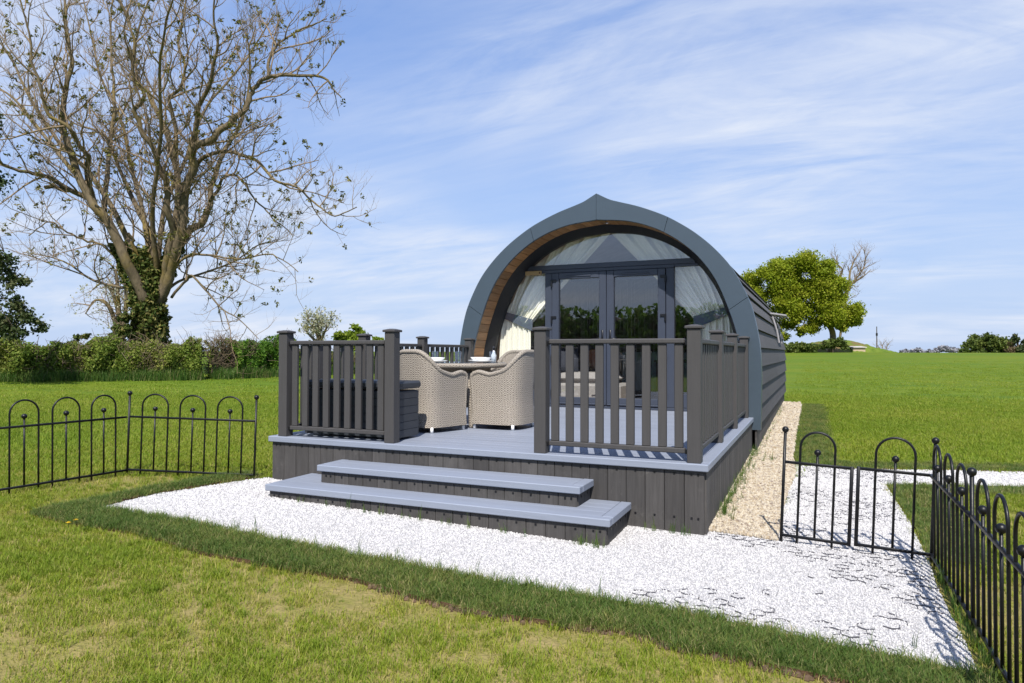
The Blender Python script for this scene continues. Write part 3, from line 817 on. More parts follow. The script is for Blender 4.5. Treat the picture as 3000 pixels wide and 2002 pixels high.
# shell (structure under cladding) and lining
def barrel(P, y0, y1, name, mat, flip=False, cap=None):
    full = np.vstack([np.c_[P[:, 0], P[:, 1]], np.c_[-P[::-1][1:, 0], P[::-1][1:, 1]]]); m = len(full)
    V = [(CX + p[0], y, p[1]) for y in (y0, y1) for p in full]
    F = [(k, k + 1, m + k + 1, m + k) for k in range(m - 1)]
    if flip: F = [f[::-1] for f in F]
    mb = MB().add(V, F)
    if cap is not None: mb.add([(CX + p[0], cap, p[1]) for p in full], [tuple(range(m))])
    return mpart(name, pod, mb, mat)
barrel(offset(OUTr, .055), YF + .06, YB - .02, 'shell', M['clad'], cap=YB - .02)
barrel(offset(OUTr, .13), YG + .09, YB - .1, 'lining', M['liner'], True, cap=YB - .12)
bpart('floor', pod, (CX - 2.05, YG + .06, ZD - .12), (CX + 2.05, YB - .1, ZD - .004), mat_board('oak_floor', (.25, .17, .10), 1, .4), .003)
# lapped cladding courses
ds = np.r_[0, np.cumsum(np.linalg.norm(np.diff(OUTr, axis=0), axis=1))]
def out_at(s): return np.array([np.interp(s, ds, OUTr[:, 0]), np.interp(s, ds, OUTr[:, 1])])
def nrm_at(s):
    a, b_ = out_at(max(0, s - .03)), out_at(min(ds[-1], s + .03)); t = (b_ - a) / np.linalg.norm(b_ - a); return np.array([t[1], -t[0]])
s0 = .07; course = .252; ncr = int((ds[-1] - s0) / course) + 1
rc = random.Random(5)
for sg in (1, -1):
    for k in range(ncr):
        a = s0 + k * course; b_ = min(a + course + .03, ds[-1] - .004)
        if b_ - a < .06: continue
        pts = [a + (b_ - a) * t for t in (0, .33, .66, 1)]
        lift = [.012, .0, -.012, -.024]
        outer = [out_at(s) + nrm_at(s) * (l_ - .02) for s, l_ in zip(pts, lift)]
        inner = [out_at(s) + nrm_at(s) * (l_ - .036) for s, l_ in zip(pts, lift)]
        js = sorted([YF + .10] + [YF + .10 + rc.uniform(.6, 2.4) + q * 2.9 for q in range(3)] + [YB])
        for y0, y1 in zip(js[:-1], js[1:]):
            V = [w3(p, y, sg) for y in (y0 + .002, y1 - .002) for p in outer + inner[::-1]]
            F = [(q, (q + 1) % 8, 8 + (q + 1) % 8, 8 + q) for q in range(8)] + [tuple(reversed(range(8))), tuple(range(8, 16))]
            if sg > 0: F = [f[::-1] for f in F]
            mpart('cladding_board', pod, MB().add(V, F), M['clad'])
# ridge capping
mpart('ridge_cap', pod, MB().add([(CX + dx, y, z) for y in (YF + .1, YB + .01) for dx, z in ((-.16, 3.555), (0, 3.65), (.16, 3.555), (0, 3.625))], [(0, 1, 5, 4), (1, 2, 6, 5), (2, 3, 7, 6), (3, 0, 4, 7), (0, 3, 2, 1), (4, 5, 6, 7)]), M['clad'])
# pod skirt boards
for sg in (1, -1):
    for k in range(57):
        y0 = YF + .02 + k * .1515
        if y0 > YB - .1: break
        xf = CX + sg * 2.16; zb = float(gz(xf, y0)) - .08
        bpart('skirt_board', pod, (xf - .0125, y0, round(zb, 2)), (xf + .0125, y0 + .148, .44), M['skirt'], .003)
bpart('chassis', pod, (CX - 2.1, YF + .15, .02), (CX + 2.1, YB - .1, .42), M['dark'], 0)
# timber soffit boards
SO = resample(INN[INN[:, 1] > .50], 400); dI = np.r_[0, np.cumsum(np.linalg.norm(np.diff(SO, axis=0), axis=1))]
nb = 30; bw = dI[-1] / nb
for sg in (1, -1):
    for k in range(nb):
        sa, sb = k * bw + .002, (k + 1) * bw - .002
        pa = np.array([np.interp(sa, dI, SO[:, 0]), np.interp(sa, dI, SO[:, 1])]); pb = np.array([np.interp(sb, dI, SO[:, 0]), np.interp(sb, dI, SO[:, 1])])
        t = (pb - pa) / np.linalg.norm(pb - pa); n2 = np.array([t[1], -t[0]])
        prof = [pa + n2 * .004, pa + t * .004, pb - t * .004, pb + n2 * .004, pb + n2 * .018, pa + n2 * .018]
        V = [w3(p, y, sg) for y in (YF + .035, YG - .24) for p in prof]
        F = [(q, (q + 1) % 6, 6 + (q + 1) % 6, 6 + q) for q in range(6)] + [tuple(reversed(range(6))), tuple(range(6, 12))]
        if sg < 0: F = [f[::-1] for f in F]
        mpart('soffit_board', pod, MB().add(V, F), M['soffit'])
dl = mpart('downlight', pod, MB().lathe([(.0, 0), (.034, 0), (.036, -.004), (.028, -.006), (.02, .002), (0, .002)], 18, (CX + .1, 4.37, 3.244)), mat_plain('chrome', (.7, .7, .7), .15, .02, 1.0))
# glazed front: outer frame ring, its black also painting the unlit inner soffit
GO = resample(INN, nO); GI = offset(GO, .088)
GI[:, 0] = np.maximum(GI[:, 0], 0); GI[-1] = (0, GI[-1][1])
mb = MB(); vs = []; fs = []
fo = np.vstack([GO, (GO * [-1, 1])[::-1][1:]]); fi = np.vstack([GI, (GI * [-1, 1])[::-1][1:]]); m = len(fo)
for k in range(m):
    for (p, y) in ((fo[k], YG - .238), (fi[k], YG - .035), (fi[k], YG + .05), (fo[k], YG + .05)): vs.append((CX + p[0], y, p[1]))
for k in range(m - 1):
    for q in range(4): fs.append((k * 4 + q, (k + 1) * 4 + q, (k + 1) * 4 + (q + 1) % 4, k * 4 + (q + 1) % 4))
mb.add(vs, fs); mpart('outer_frame', pod, mb, M['frame_shade'])
def ixz(z):    # half width of the glass outline at height z
    zz_ = GI[:, 1]; return float(np.interp(z, zz_, GI[:, 0]))
bpart('transom', pod, (CX - ixz(2.68) - .03, YG - .05, 2.64), (CX + ixz(2.68) + .03, YG + .045, 2.715), M['frame'], .006)
bpart('sill', pod, (CX - 1.96, YG - .075, ZD), (CX + 1.96, YG + .05, ZD + .04), M['frame'], .005)
bpart('door_head', pod, (-3.14, YG - .045, 2.588), (-1.13, YG + .04, 2.639), M['frame'], .005)
for x0, x1 in ((-3.14, -3.024), (-1.252, -1.132)): bpart('mullion', pod, (x0, YG - .046, ZD + .041), (x1, YG + .041, 2.587), M['frame'], .006)
for x0, x1 in ((CX - 1.95, -3.141), (-1.131, CX + 1.95)):
    bpart('window_rail', pod, (x0, YG - .04, ZD + .041), (x1, YG + .04, .752), M['frame'], .006)
def pane(name, poly, y=YG + .004):
    V = [(x, yy, z) for yy in (y - .012, y + .012) for x, z in poly]; n = len(poly)
    F = [tuple(reversed(range(n))), tuple(range(n, 2 * n))] + [(k, (k + 1) % n, n + (k + 1) % n, n + k) for k in range(n)]
    # single skin: a thin sheet reflects once
    return mpart(name, pod, MB().add([(x, y, z) for x, z in poly], [tuple(range(n))]), M['glass'])
top = [(CX + p[0], p[1]) for p in GI if p[1] >= 2.715]
pane('fanlight_pane', [(CX + ixz(2.716), 2.716)] + top + [(2 * CX - x, z) for x, z in top[::-1][1:]] + [(CX - ixz(2.716), 2.716)])
side = [(p[0], p[1]) for p in GI if .753 < p[1] < 2.6 and p[0] > 1.01]
rp = [(-1.131, .753), (CX + ixz(.753), .753)] + [(CX + a, b_) for a, b_ in side] + [(CX + ixz(2.6), 2.6)] + ([(-1.131, 2.6)])
pane('side_pane', rp); pane('side_pane', [(2 * CX - x if i not in (0, len(rp) - 1) else -3.141, z) for i, (x, z) in enumerate(rp)][::-1])
for x0, x1 in ((CX - ixz(2.6) - .05, -3.141), (-1.131, CX + ixz(2.6) + .05)): bpart('window_rail', pod, (x0, YG - .038, 2.601), (x1, YG + .038, 2.638), M['frame'], .004)
# double doors
def door(x0, x1, hinge_left):
    d = bpy.data.objects.new('door', None); COL.objects.link(d); d.parent = pod; d.location = Vector(((x0 + x1) / 2, YG, ZD)) - pod.location
    st = .114
    def p(name, lo, hi, mat, c=.006):
        lo = np.array(lo); hi = np.array(hi); dd = hi - lo
        me = MB().box(-dd / 2, dd / 2, c).mesh(name); me.materials.append(mat)
        return link(name, me, None, d, (lo + hi) / 2 - np.array([(x0 + x1) / 2, YG, ZD]))
    y0, y1 = YG - .062, YG + .03
    p('stile', (x0 + .003, y0, ZD + .045), (x0 + st, y1, 2.585), M['frame']); p('stile', (x1 - st, y0, ZD + .045), (x1 - .003, y1, 2.585), M['frame'])
    p('door_rail', (x0 + st + .001, y0 + .002, ZD + .045), (x1 - st - .001, y1 - .002, .665), M['frame'])
    p('door_rail', (x0 + st + .001, y0 + .002, 2.49), (x1 - st - .001, y1 - .002, 2.585), M['frame'])
    p('trickle_vent', (x0 + .24, y0 - .012, 2.518), (x1 - .24, y0 + .002, 2.54), M['frame'], .005)
    p('drip_bar', (x0 + .01, y0 - .03, ZD + .05), (x1 - .01, y0 + .001, ZD + .072), M['frame'], .008)
    g = MB().add([(x0 + st, YG - .018, .664), (x1 - st, YG - .018, .664), (x1 - st, YG - .018, 2.491), (x0 + st, YG - .018, 2.491)], [(0, 1, 2, 3)])
    me = g.mesh('pane'); me.materials.append(M['glass']); me.transform(Matrix.Translation(-Vector(((x0 + x1) / 2, YG, ZD)))); link('pane', me, None, d)
    hxx = x0 + .002 if hinge_left else x1 - .002
    s_ = 1 if hinge_left else -1
    for z in (2.43, 1.86, 1.25, .72):
        mbh = MB().box((hxx - .013, y0 - .022, z - .055), (hxx + .013, y0 + .0, z + .055), .004).box((min(hxx, hxx + s_ * .075), y0 - .016, z + .015), (max(hxx, hxx + s_ * .075), y0, z + .055), .004)
        me = mbh.mesh('hinge'); me.materials.append(M['black']); me.transform(Matrix.Translation(-Vector(((x0 + x1) / 2, YG, ZD)))); link('hinge', me, None, d)
    hx_ = x1 - .06 if hinge_left else x0 + .06; s2 = -1 if hinge_left else 1
    mbh = MB().box((hx_ - .016, y0 - .012, 1.47), (hx_ + .016, y0, 1.69), .006)
    mbh.tube([(hx_, y0 - .01, 1.56), (hx_, y0 - .05, 1.56), (hx_ + s2 * .03, y0 - .055, 1.56), (hx_ + s2 * .13, y0 - .055, 1.555)], .009, 8)
    me = mbh.mesh('handle', True); me.materials.append(M['black']); me.transform(Matrix.Translation(-Vector(((x0 + x1) / 2, YG, ZD)))); link('handle', me, None, d)
door(-3.022, -2.1445, True); door(-2.1435, -1.254, False)
# side window with an open top hung sash near the back of the right flank
M['sash'] = mat_plain('grey_sash', (.30, .29, .30), .5, .05)
for a in (9.17, 10.23):
    mpart('window_frame', pod, MB().tube([(.088, a, 1.55), (.045, a, 1.8), (-.035, a, 2.07)], .018, 6), M['sash'])
mb = MB()
for (a, b_) in ((9.13, 9.17), (10.23, 10.27)): mb.box((0, a, -.012), (.30, b_, .018), .004)
for k in range(5): mb.box((.0 + k * .06, 9.17, -.006 + .004 * (k % 2)), (.052 + k * .06, 10.23, .012 + .004 * (k % 2)), .003)
for v_i, v in enumerate(mb.v): mb.v[v_i] = (-.075 + v[0], v[1], 2.13 + v[2] - v[0] * .16)
mpart('open_sash', pod, mb, M['sash'])

# curtains
def curtain(sg, label):
    tie_o = np.array([1.80, 1.97]); tie_i = np.array([1.30, 1.80])
    nu, nv = 90, 26; V = []; F = []
    yb = YG + .14
    def head(u):
        s = .40 + (1.0 - .40) * u; k = s * (nO - 1); q = np.array([np.interp(k, np.arange(nO), GI[:, 0]), np.interp(k, np.arange(nO), GI[:, 1])]); return q + np.array([.0, .02])
    rs = np.random.default_rng(3 if sg > 0 else 4); ph = rs.uniform(0, 6.28, 8)
    def fold(u, v): return .030 * math.sin(u * 52 + ph[0] + .6 * math.sin(u * 9 + ph[1])) * (.35 + .65 * (1 - v)) + .016 * math.sin(u * 97 + ph[2]) + .02 * math.sin(u * 17 + ph[3] + v * 2)
    for iv in range(nv + 1):
        v = iv / nv
        for iu in range(nu + 1):
            u = iu / nu; h = head(u); t = tie_o + (tie_i - tie_o) * u
            sag = np.array([.05 * math.sin(math.pi * v), -.04 * math.sin(math.pi * v)]) * u
            p = h * (1 - v) + t * v + sag
            V.append((CX + sg * p[0], yb + fold(u, v) - .05 * v, p[1]))
    o2 = len(V)
    nv2 = 14
    for iv in range(nv2 + 1):
        v = iv / nv2
        for iu in range(nu + 1):
            u = iu / nu; t = tie_o + (tie_i - tie_o) * u; bpt = np.array([1.87 - .52 * u, ZD + .02])
            bul = .04 * math.sin(math.pi * min(1, v * 1.2)) * (u - .5)
            p = t * (1 - v) + bpt * v
            V.append((CX + sg * (p[0] - bul), yb - .05 + .035 * math.sin(u * 34 + ph[4]) * (.3 + .7 * v) + .012 * math.sin(u * 71 + ph[5]), p[1]))
    def idx(o, a, b_): return o + a * (nu + 1) + b_
    for o, m_ in ((0, nv), (o2, nv2)):
        for a in range(m_):
            for b_ in range(nu): F.append((idx(o, a, b_), idx(o, a, b_ + 1), idx(o, a + 1, b_ + 1), idx(o, a + 1, b_)))
    c = thing('curtain', label, 'curtain', (CX + sg * 1.55, yb, ZD), 0, 'pod curtains')
    mpart('drape', c, MB().add(V, F), M['curtain'], True)
    mbt = MB(); k = 14; P = []
    for i in range(k + 1):
        u = -.08 + 1.16 * i / k; t = tie_o + (tie_i - tie_o) * u; y = yb - .075 - .012 * math.sin(math.pi * min(1, max(0, u)))
        hh = .055 + .035 * u
        P += [(CX + sg * t[0], y, t[1] + hh), (CX + sg * t[0], y - .006, t[1]), (CX + sg * t[0], y, t[1] - hh)]
    mbt.add(P, [(i * 3 + q, i * 3 + q + 1, i * 3 + q + 4, i * 3 + q + 3) for i in range(k) for q in range(2)])
    mpart('tie_back', c, mbt, M['tie'], True)
curtain(-1, 'cream curtain held back at the left side window by a grey tie')
curtain(1, 'cream curtain held back at the right side window by a grey tie')
sc_ = thing('string_curtain', 'pale string curtain hanging just inside the double doors', 'curtain', (CX, YG + .94, ZD))
bpart('header_rail', sc_, (-3.05, YG + .93, 2.55), (-1.2, YG + .95, 2.575), M['frame'], .004)
mb = MB(); x = -3.0
while x < -1.25:
    w_ = random.uniform(.0015, .004); y = YG + .94 + random.uniform(-.02, .02); xb = x + random.uniform(-.006, .006)
    mb.add([(x, y, 2.55), (x + w_, y, 2.55), (xb + w_, y, 1.12 + random.uniform(-.1, .1)), (xb, y, 1.12)], [(0, 1, 2, 3)]); x += random.uniform(.015, .075)
stuff(mpart('strings', sc_, mb, M['string']))
# plaque over the left side window
pl = thing('wooden_plaque', 'small pale wooden plaque above the left side window', 'sign', (-3.325, YG - .07, 2.6))
mpart('board', pl, MB().box((-3.462, YG - .085, 2.567), (-3.188, YG - .06, 2.632), .004), M['plaque'])
mpart('emblem', pl, MB().box((-3.225, YG - .089, 2.582), (-3.205, YG - .0851, 2.618), .003), mat_plain('brown_emblem', (.10, .05, .02), .6))

# furniture seen through the doors
cb = thing('kitchen_cabinet', 'pale teal cabinet inside the pod behind the doors', 'cabinet', (-2.15, 8.2, ZD))
bpart('carcass', cb, (-2.75, 7.95, ZD + .1), (-1.45, 8.5, ZD + .86), M['teal'], .005)
for k in range(3): bpart('cabinet_door', cb, (-2.74 + k * .43, 7.925, ZD + .13), (-2.325 + k * .43, 7.948, ZD + .84), M['teal'], .004)
bpart('worktop', cb, (-2.78, 7.9, ZD + .862), (-1.42, 8.52, ZD + .9), M['dark'], .004)
bpart('plinth', cb, (-2.7, 8.0, ZD), (-1.5, 8.45, ZD + .1), M['dark'], 0)
def cushion_mesh(w, d, h):
    V = []; F = []; n = 10
    for sgz in (1, -1):
        for a in range(n + 1):
            for b_ in range(n + 1):
                x, y = a / n * 2 - 1, b_ / n * 2 - 1
                z = h / 2 * ((1 - abs(x) ** 4) * (1 - abs(y) ** 4)) ** .5 * sgz
                V.append((x * w / 2, y * d / 2, z))
    o = (n + 1) ** 2
    for a in range(n):
        for b_ in range(n):
            q = (a * (n + 1) + b_, (a + 1) * (n + 1) + b_, (a + 1) * (n + 1) + b_ + 1, a * (n + 1) + b_ + 1)
            F += [q, tuple(o + i for i in reversed(q))]
    me = MB().add(V, F).mesh('cushion', True); return me
so = thing('sofa', 'light grey sofa inside the pod behind the left door', 'sofa', (-2.75, 5.75, ZD))
bpart('sofa_base', so, (-3.35, 5.35, ZD + .04), (-2.1, 6.1, ZD + .34), M['sofa'], .04)
bpart('sofa_back', so, (-3.5, 5.35, ZD + .04), (-3.36, 6.1, ZD + .75), M['sofa'], .04)
for y in (5.55, 5.92):
    me = cushion_mesh(1.1, .36, .2); me.materials.append(M['sofa']); link('seat_cushion', me, None, so, (.0, y - 5.75, .42))
cu = link('cushion', cushion_mesh(.42, .42, .16), M['navy'], None, (-3.1, 5.6, ZD + .72), (R(70), 0, R(20))); tag(cu, 'dark cushion on the grey sofa inside the pod', 'cushion')
lp = thing('table_lamp', 'round terracotta lamp inside the pod behind the left door', 'lamp', (-2.95, 6.75, ZD))
mpart('side_table', lp, MB().lathe([(.0, 0), (.2, 0), (.2, .02), (.03, .03), (.03, .5), (.24, .5), (.24, .53), (0, .53)], 20, (-2.95, 6.75, ZD)), M['dark'])
mpart('lamp_body', lp, MB().ball((-2.95, 6.75, ZD + .72), .19, 20, 14), M['rust'], True)
tb = thing('coffee_table', 'dark table inside the pod behind the right door', 'table', (-1.35, 6.6, ZD))
bpart('table_top', tb, (-1.75, 6.2, ZD + .68), (-.95, 7.0, ZD + .72), M['dark'], .005)
for x in (-1.72, -1.02):
    for y in (6.23, 6.93): bpart('leg', tb, (x, y, ZD), (x + .045, y + .045, ZD + .679), M['dark'], .004)

# ------------------------------------------------------------------ storage box, table, chairs
bx = thing('storage_box', 'dark grey plastic storage box behind the left front railing', 'storage box', (-3.45, .42, ZD))
bx0, bx1, by0, by1 = -4.02, -2.875, .20, .585
bpart('body', bx, (bx0 + .012, by0 + .012, ZD + .02), (bx1 - .012, by1 - .012, ZD + .47), M['plastic'], .01)
for k in range(6):
    z0 = ZD + .025 + k * .074
    bpart('plank_panel', bx, (bx1 - .013, by0 + .02, z0), (bx1 - .004, by1 - .02, z0 + .070), M['plastic'], .003)
    for q in range(2): bpart('plank_panel', bx, (bx0 + .02 + q * .56, by0 + .004, z0), (bx0 + .565 + q * .56, by0 + .013, z0 + .070), M['plastic'], .003)
bpart('lid', bx, (bx0 - .01, by0 - .012, ZD + .488), (bx1 + .012, by1 + .01, ZD + .562), M['plastic'], .02)

def grid_uv(name, V, nu, nv, uvs, closed=False):
    F = [(a * (nu + 1) + b_, a * (nu + 1) + b_ + 1, (a + 1) * (nu + 1) + b_ + 1, (a + 1) * (nu + 1) + b_) for a in range(nv) for b_ in range(nu)]
    me = bpy.data.meshes.new(name); me.from_pydata([tuple(p) for p in V], [], F)
    ul = me.uv_layers.new(name='UVMap')
    for lp_ in me.loops: ul.data[lp_.index].uv = uvs[lp_.vertex_index]
    me.polygons.foreach_set('use_smooth', [True] * len(me.polygons)); me.update(); return me
def wick_tube(name, pts, rad, n=10):
    pts = np.array(pts); mb = MB().tube(pts, rad, n); me = mb.mesh(name, True)
    d = np.r_[0, np.cumsum(np.linalg.norm(np.diff(pts, axis=0), axis=1))]
    ul = me.uv_layers.new(name='UVMap')
    for l_ in me.loops:
        i = l_.vertex_index; ul.data[l_.index].uv = ((i % n) * .02, d[min(i // n, len(d) - 1)] * .8)
    me.materials.append(M['wicker']); return me
# chair in local axes: faces +Y, origin under the seat centre
CW, CD = .285, .25
def plan(t):      # t 0..1 from front-left round the back to front-right
    a = t * 2 - 1
    if abs(a) > .62:                     # straight flank
        k = (abs(a) - .62) / .38; x = CW; y = -.06 + k * (CD + .06)
        return np.array([math.copysign(x, a), y])
    th_ = a / .62 * math.pi / 2
    e = .62
    return np.array([CW * math.copysign(abs(math.sin(th_)) ** e, th_), -.06 - (CD - .02) * abs(math.cos(th_)) ** e])
def rimz(t):
    a = abs(t * 2 - 1)
    z = .60 + .25 * (1 - sstep(.04, .76, a))
    return float(z + .025 * sstep(.74, .92, a) - .015 * sstep(.93, 1, a))
def flare(z, a): return 1 + .05 * (1 - z / .3 if z < .3 else 0) + .16 * max(0, z - .38) * (1.15 - a * .75)
nu, nv = 72, 20
V = []; UV = []
ts = np.linspace(0, 1, nu + 1); pl_ = np.array([plan(t) for t in ts]); arc = np.r_[0, np.cumsum(np.linalg.norm(np.diff(pl_, axis=0), axis=1))]
for iv in range(nv + 1):
    for iu, t in enumerate(ts):
        z = .055 + (rimz(t) - .055) * iv / nv; p = pl_[iu] * flare(z, abs(t * 2 - 1)); V.append((p[0], p[1], z)); UV.append((arc[iu], z))
ch_shell = grid_uv('shell', V, nu, nv, UV); ch_shell.materials.append(M['wicker'])
V2 = []
for iv in range(nv + 1):
    for iu, t in enumerate(ts):
        z = .40 + (rimz(t) - .40) * iv / nv; p = pl_[iu] * flare(z, abs(t * 2 - 1)) * .90; V2.append((p[0], p[1], z))
ch_in = grid_uv('inner_shell', V2, nu, nv, UV); ch_in.flip_normals(); ch_in.materials.append(M['wicker'])
rim_pts = [(*(pl_[i] * flare(rimz(ts[i]), abs(ts[i] * 2 - 1)) * .955), rimz(ts[i])) for i in range(nu + 1)]
fr = rim_pts[-1]; fl = rim_pts[0]
tailR = [(fr[0] * 1.0, fr[1] + .02, fr[2] - .015), (fr[0] * .985, fr[1] + .032, fr[2] - .06), (fr[0] * .96, fr[1] + .02, .44), (fr[0] * .955, fr[1] + .005, .2), (fr[0] * .965, fr[1], .05)]
tailL = [(-x, y, z) for x, y, z in tailR]
ch_rim = wick_tube('rim', tailL[::-1] + rim_pts + tailR, .026)
fa = []; fuv = []
for iv in range(9):
    z = .055 + .36 * iv / 8
    for iu in range(13): x = -CW * .97 + 2 * CW * .97 * iu / 12; fa.append((x, CD * .97 + .006, z)); fuv.append((x, z))
ch_front = grid_uv('apron', fa, 12, 8, fuv); ch_front.materials.append(M['wicker'])
ch_seat = MB().box((-.25, -.25, .40), (.25, .265, .47), .03).mesh('seat_cushion', True); ch_seat.materials.append(M['sofa'])
ch_foot = MB().lathe([(0, 0), (.017, 0), (.017, .058), (0, .058)], 12).mesh('foot', True); ch_foot.materials.append(M['foot'])
def chair(x, y, face, label):
    c = thing('wicker_chair', label, 'chair', (x, y, ZD), face, 'wicker chairs round the dining table')
    for nm, me in (('shell', ch_shell), ('inner_shell', ch_in), ('rim', ch_rim), ('apron', ch_front), ('seat_cushion', ch_seat)): link(nm, me, None, c)
    for fx in (-.255, .255):
        for fy in (-.225, .245): link('foot', ch_foot, None, c, (fx, fy, 0))
    return c
chair(-3.10, 1.17, R(-15.6), 'woven wicker tub chair beside the storage box, back to the camera')
chair(-2.47, 1.735, R(88), 'woven wicker tub chair facing left, partly behind the right railing post')
chair(-2.88, 2.72, R(172), 'woven wicker tub chair on the far side of the dining table')
TX, TY, TZ = -3.10, 1.86, ZD + .735
tbl = thing('dining_table', 'round woven wicker dining table laid with plates and glasses', 'table', (TX, TY, ZD), 0)
n_ = 64
def lathe_uv(name, prof, n):
    V = []; UVs = []; d = 0
    for i, (r, z) in enumerate(prof):
        if i: d += math.hypot(r - prof[i - 1][0], z - prof[i - 1][1])
        for j in range(n + 1): th_ = 2 * math.pi * j / n; V.append((r * math.cos(th_), r * math.sin(th_), z)); UVs.append((j / n * 2 * math.pi * .5, d))
    me = grid_uv(name, V, n, len(prof) - 1, UVs); me.materials.append(M['wicker']); return me
link('table_rim', lathe_uv('table_rim', [(.50, .718), (.535, .718), (.55, .712), (.553, .69), (.545, .668), (.50, .664), (.1, .66)], n_), None, tbl)
link('table_top', MB().lathe([(0, .720), (.525, .720), (.528, .724), (.525, .728), (0, .728)], 64).mesh('table_top'), M['clear'], tbl)
link('table_weave', lathe_uv('table_weave', [(.51, .715), (.002, .715)], n_), None, tbl)
link('apron', lathe_uv('apron', [(.36, .66), (.34, .56), (.20, .50)], n_), None, tbl)
for k in range(4):
    a = R(-46 + 90 * k); ca, sa = math.cos(a), math.sin(a)
    pts = [(ca * q, sa * q, z) for q, z in ((.12, .62), (.18, .5), (.27, .34), (.35, .18), (.435, .05), (.46, .0))]
    pts = smooth_curve([(q, z) for q, z in ((.10, .64), (.30, .60), (.415, .50), (.452, .33), (.455, .15), (.46, .0))], 5)
    link('leg', wick_tube('leg', [(ca * q, sa * q, z) for q, z in pts], np.linspace(.075, .032, len(pts))), None, tbl)
def set_place(ang, r, lab_p, lab_b, lab_g, ga, gr):
    x, y = TX + r * math.cos(R(ang)), TY + r * math.sin(R(ang)); z = ZD + .729
    p = tag(link('dinner_plate', MB().lathe([(0, .003), (.07, .002), (.075, 0), (.085, .003), (.125, .016), (.128, .019), (.124, .020), (.08, .008), (0, .007)], 36).mesh('dinner_plate', True), M['white'], None, (x, y, z)), lab_p, 'plate', 'place settings')
    b = tag(link('bowl', MB().lathe([(0, .003), (.05, .0), (.055, .002), (.09, .03), (.098, .045), (.095, .046), (.08, .03), (.045, .009), (0, .008)], 36).mesh('bowl', True), M['white'], None, (x, y, z + .009)), lab_b, 'bowl', 'place settings')
    gx_, gy_ = TX + gr * math.cos(R(ga)), TY + gr * math.sin(R(ga))
    g = tag(link('drinking_glass', MB().lathe([(0, 0), (.033, 0), (.034, .004), (.0385, .125), (.0365, .125), (.032, .010), (0, .010)], 28).mesh('drinking_glass', True), M['clear'], None, (gx_, gy_, z)), lab_g, 'glass', 'drinking glasses')
set_place(-112, .36, 'white dinner plate on the near left of the wicker table', 'white bowl on the near left dinner plate', 'clear glass behind the near left plate', -150, .30)
set_place(-20, .38, 'white dinner plate on the right of the wicker table', 'white bowl on the right hand dinner plate', 'tall clear glass at the near edge of the table between the plates', -66, .40)
set_place(82, .37, 'white dinner plate on the far side of the wicker table', 'white bowl on the far dinner plate', 'clear glass behind the right hand plate', 20, .38)
br = thing('condiment_bottle', 'small pale bottle with a dark cap at the far right of the table', 'bottle', (TX + .30, TY + .28, ZD + .729))
link('bottle_body', MB().lathe([(0, 0), (.03, 0), (.032, .08), (.012, .12), (.012, .14), (0, .14)], 18).mesh('bottle_body', True), M['white'], br)
link('bottle_cap', MB().lathe([(0, .141), (.017, .141), (.017, .175), (.01, .185), (0, .185)], 16).mesh('bottle_cap', True), M['black'], br)

# ------------------------------------------------------------------ hoop-top fences and gate
BR = .0085
def fence_panel(P0, P1, label, fr_hoops, posts=(0, 1), ends=(), cat='fence', name='hoop_fence_panel', extra_lean=0.0, group='hoop top fence panels'):
    P0 = np.array([*P0, float(gz(*P0))]); P1 = np.array([*P1, float(gz(*P1))])
    X = (P1 - P0); Ln = np.linalg.norm(X); X = X / Ln
    Zv = np.array([0, 0, 1.0]); Y = np.cross(Zv, X); Y /= np.linalg.norm(Y); Zv = np.cross(X, Y)
    if extra_lean:
        Rm = np.array(Matrix.Rotation(extra_lean, 3, Vector(Y))); 
        Zv = Rm @ Zv
    t = thing(name, label, cat, tuple(P0), 0, group)
    t.matrix_world = Matrix(((X[0], Y[0], Zv[0], P0[0]), (X[1], Y[1], Zv[1], P0[1]), (X[2], Y[2], Zv[2], P0[2]), (0, 0, 0, 1)))
    def lp(nm, mb): return link(nm, mb.mesh(nm, True), M['iron'], t)
    for q in posts:
        x = .0 if q == 0 else Ln
        lp('post', MB().tube([(x, 0, -.08), (x, 0, .82)], .011, 8).ball((x, 0, .838), .024, 12, 8))
    for x in ends: lp('frame_bar', MB().box((x - .012, -.011, .048), (x + .012, .011, .612), .002))
    for nm, z in (('bottom_rail', .06), ('top_rail', .60)):
        lp(nm, MB().box((.006, -.009, z - .010), (Ln - .006, .009, z + .010), .002))
    for (a, b_) in fr_hoops:
        xa, xb = a * Ln, b_ * Ln; r = (xb - xa) / 2; xc = (xa + xb) / 2; top_ = .835 - min(r, .12)
        pts = [(xa, 0, -.02), (xa, 0, .3), (xa, 0, top_ - .03)] + [(xc - r * math.cos(w), 0, top_ + min(r, .12) * math.sin(w)) for w in np.linspace(0, math.pi, 15)] + [(xb, 0, top_ - .03), (xb, 0, .3), (xb, 0, -.02)]
        lp('hoop', MB().tube(pts, BR, 8))
        lp('bar', MB().tube([(xc, 0, .055), (xc, 0, .67)], BR, 8).ball((xc, 0, .688), .024, 12, 8))
H3 = ((.105, .31), (.405, .605), (.70, .895))
A_, B_ = (-5.685, -.491), (-4.409, -.062)
fence_panel(A_, B_, 'black hoop top fence panel ending beside the left corner of the deck', H3, (0, 1), extra_lean=R(1.2))
fence_panel((-5.815, -1.66), A_, 'black hoop top fence panel at the left edge of the photo', ((.10, .30), (.40, .605), (.70, .90)), (0,), extra_lean=R(.5))
G0, G1 = (.501, .140), (1.456, .127); gm = ((G0[0] + G1[0]) / 2 - .008, .134)
fence_panel(G0, (gm[0] - .012, gm[1]), 'left leaf of the black hoop top gate beside the golden gravel', ((.235, .74),), (0,), (gm[0] - G0[0] - .020,), 'gate', 'gate_leaf', R(1.6), 'leaves of the hoop top gate')
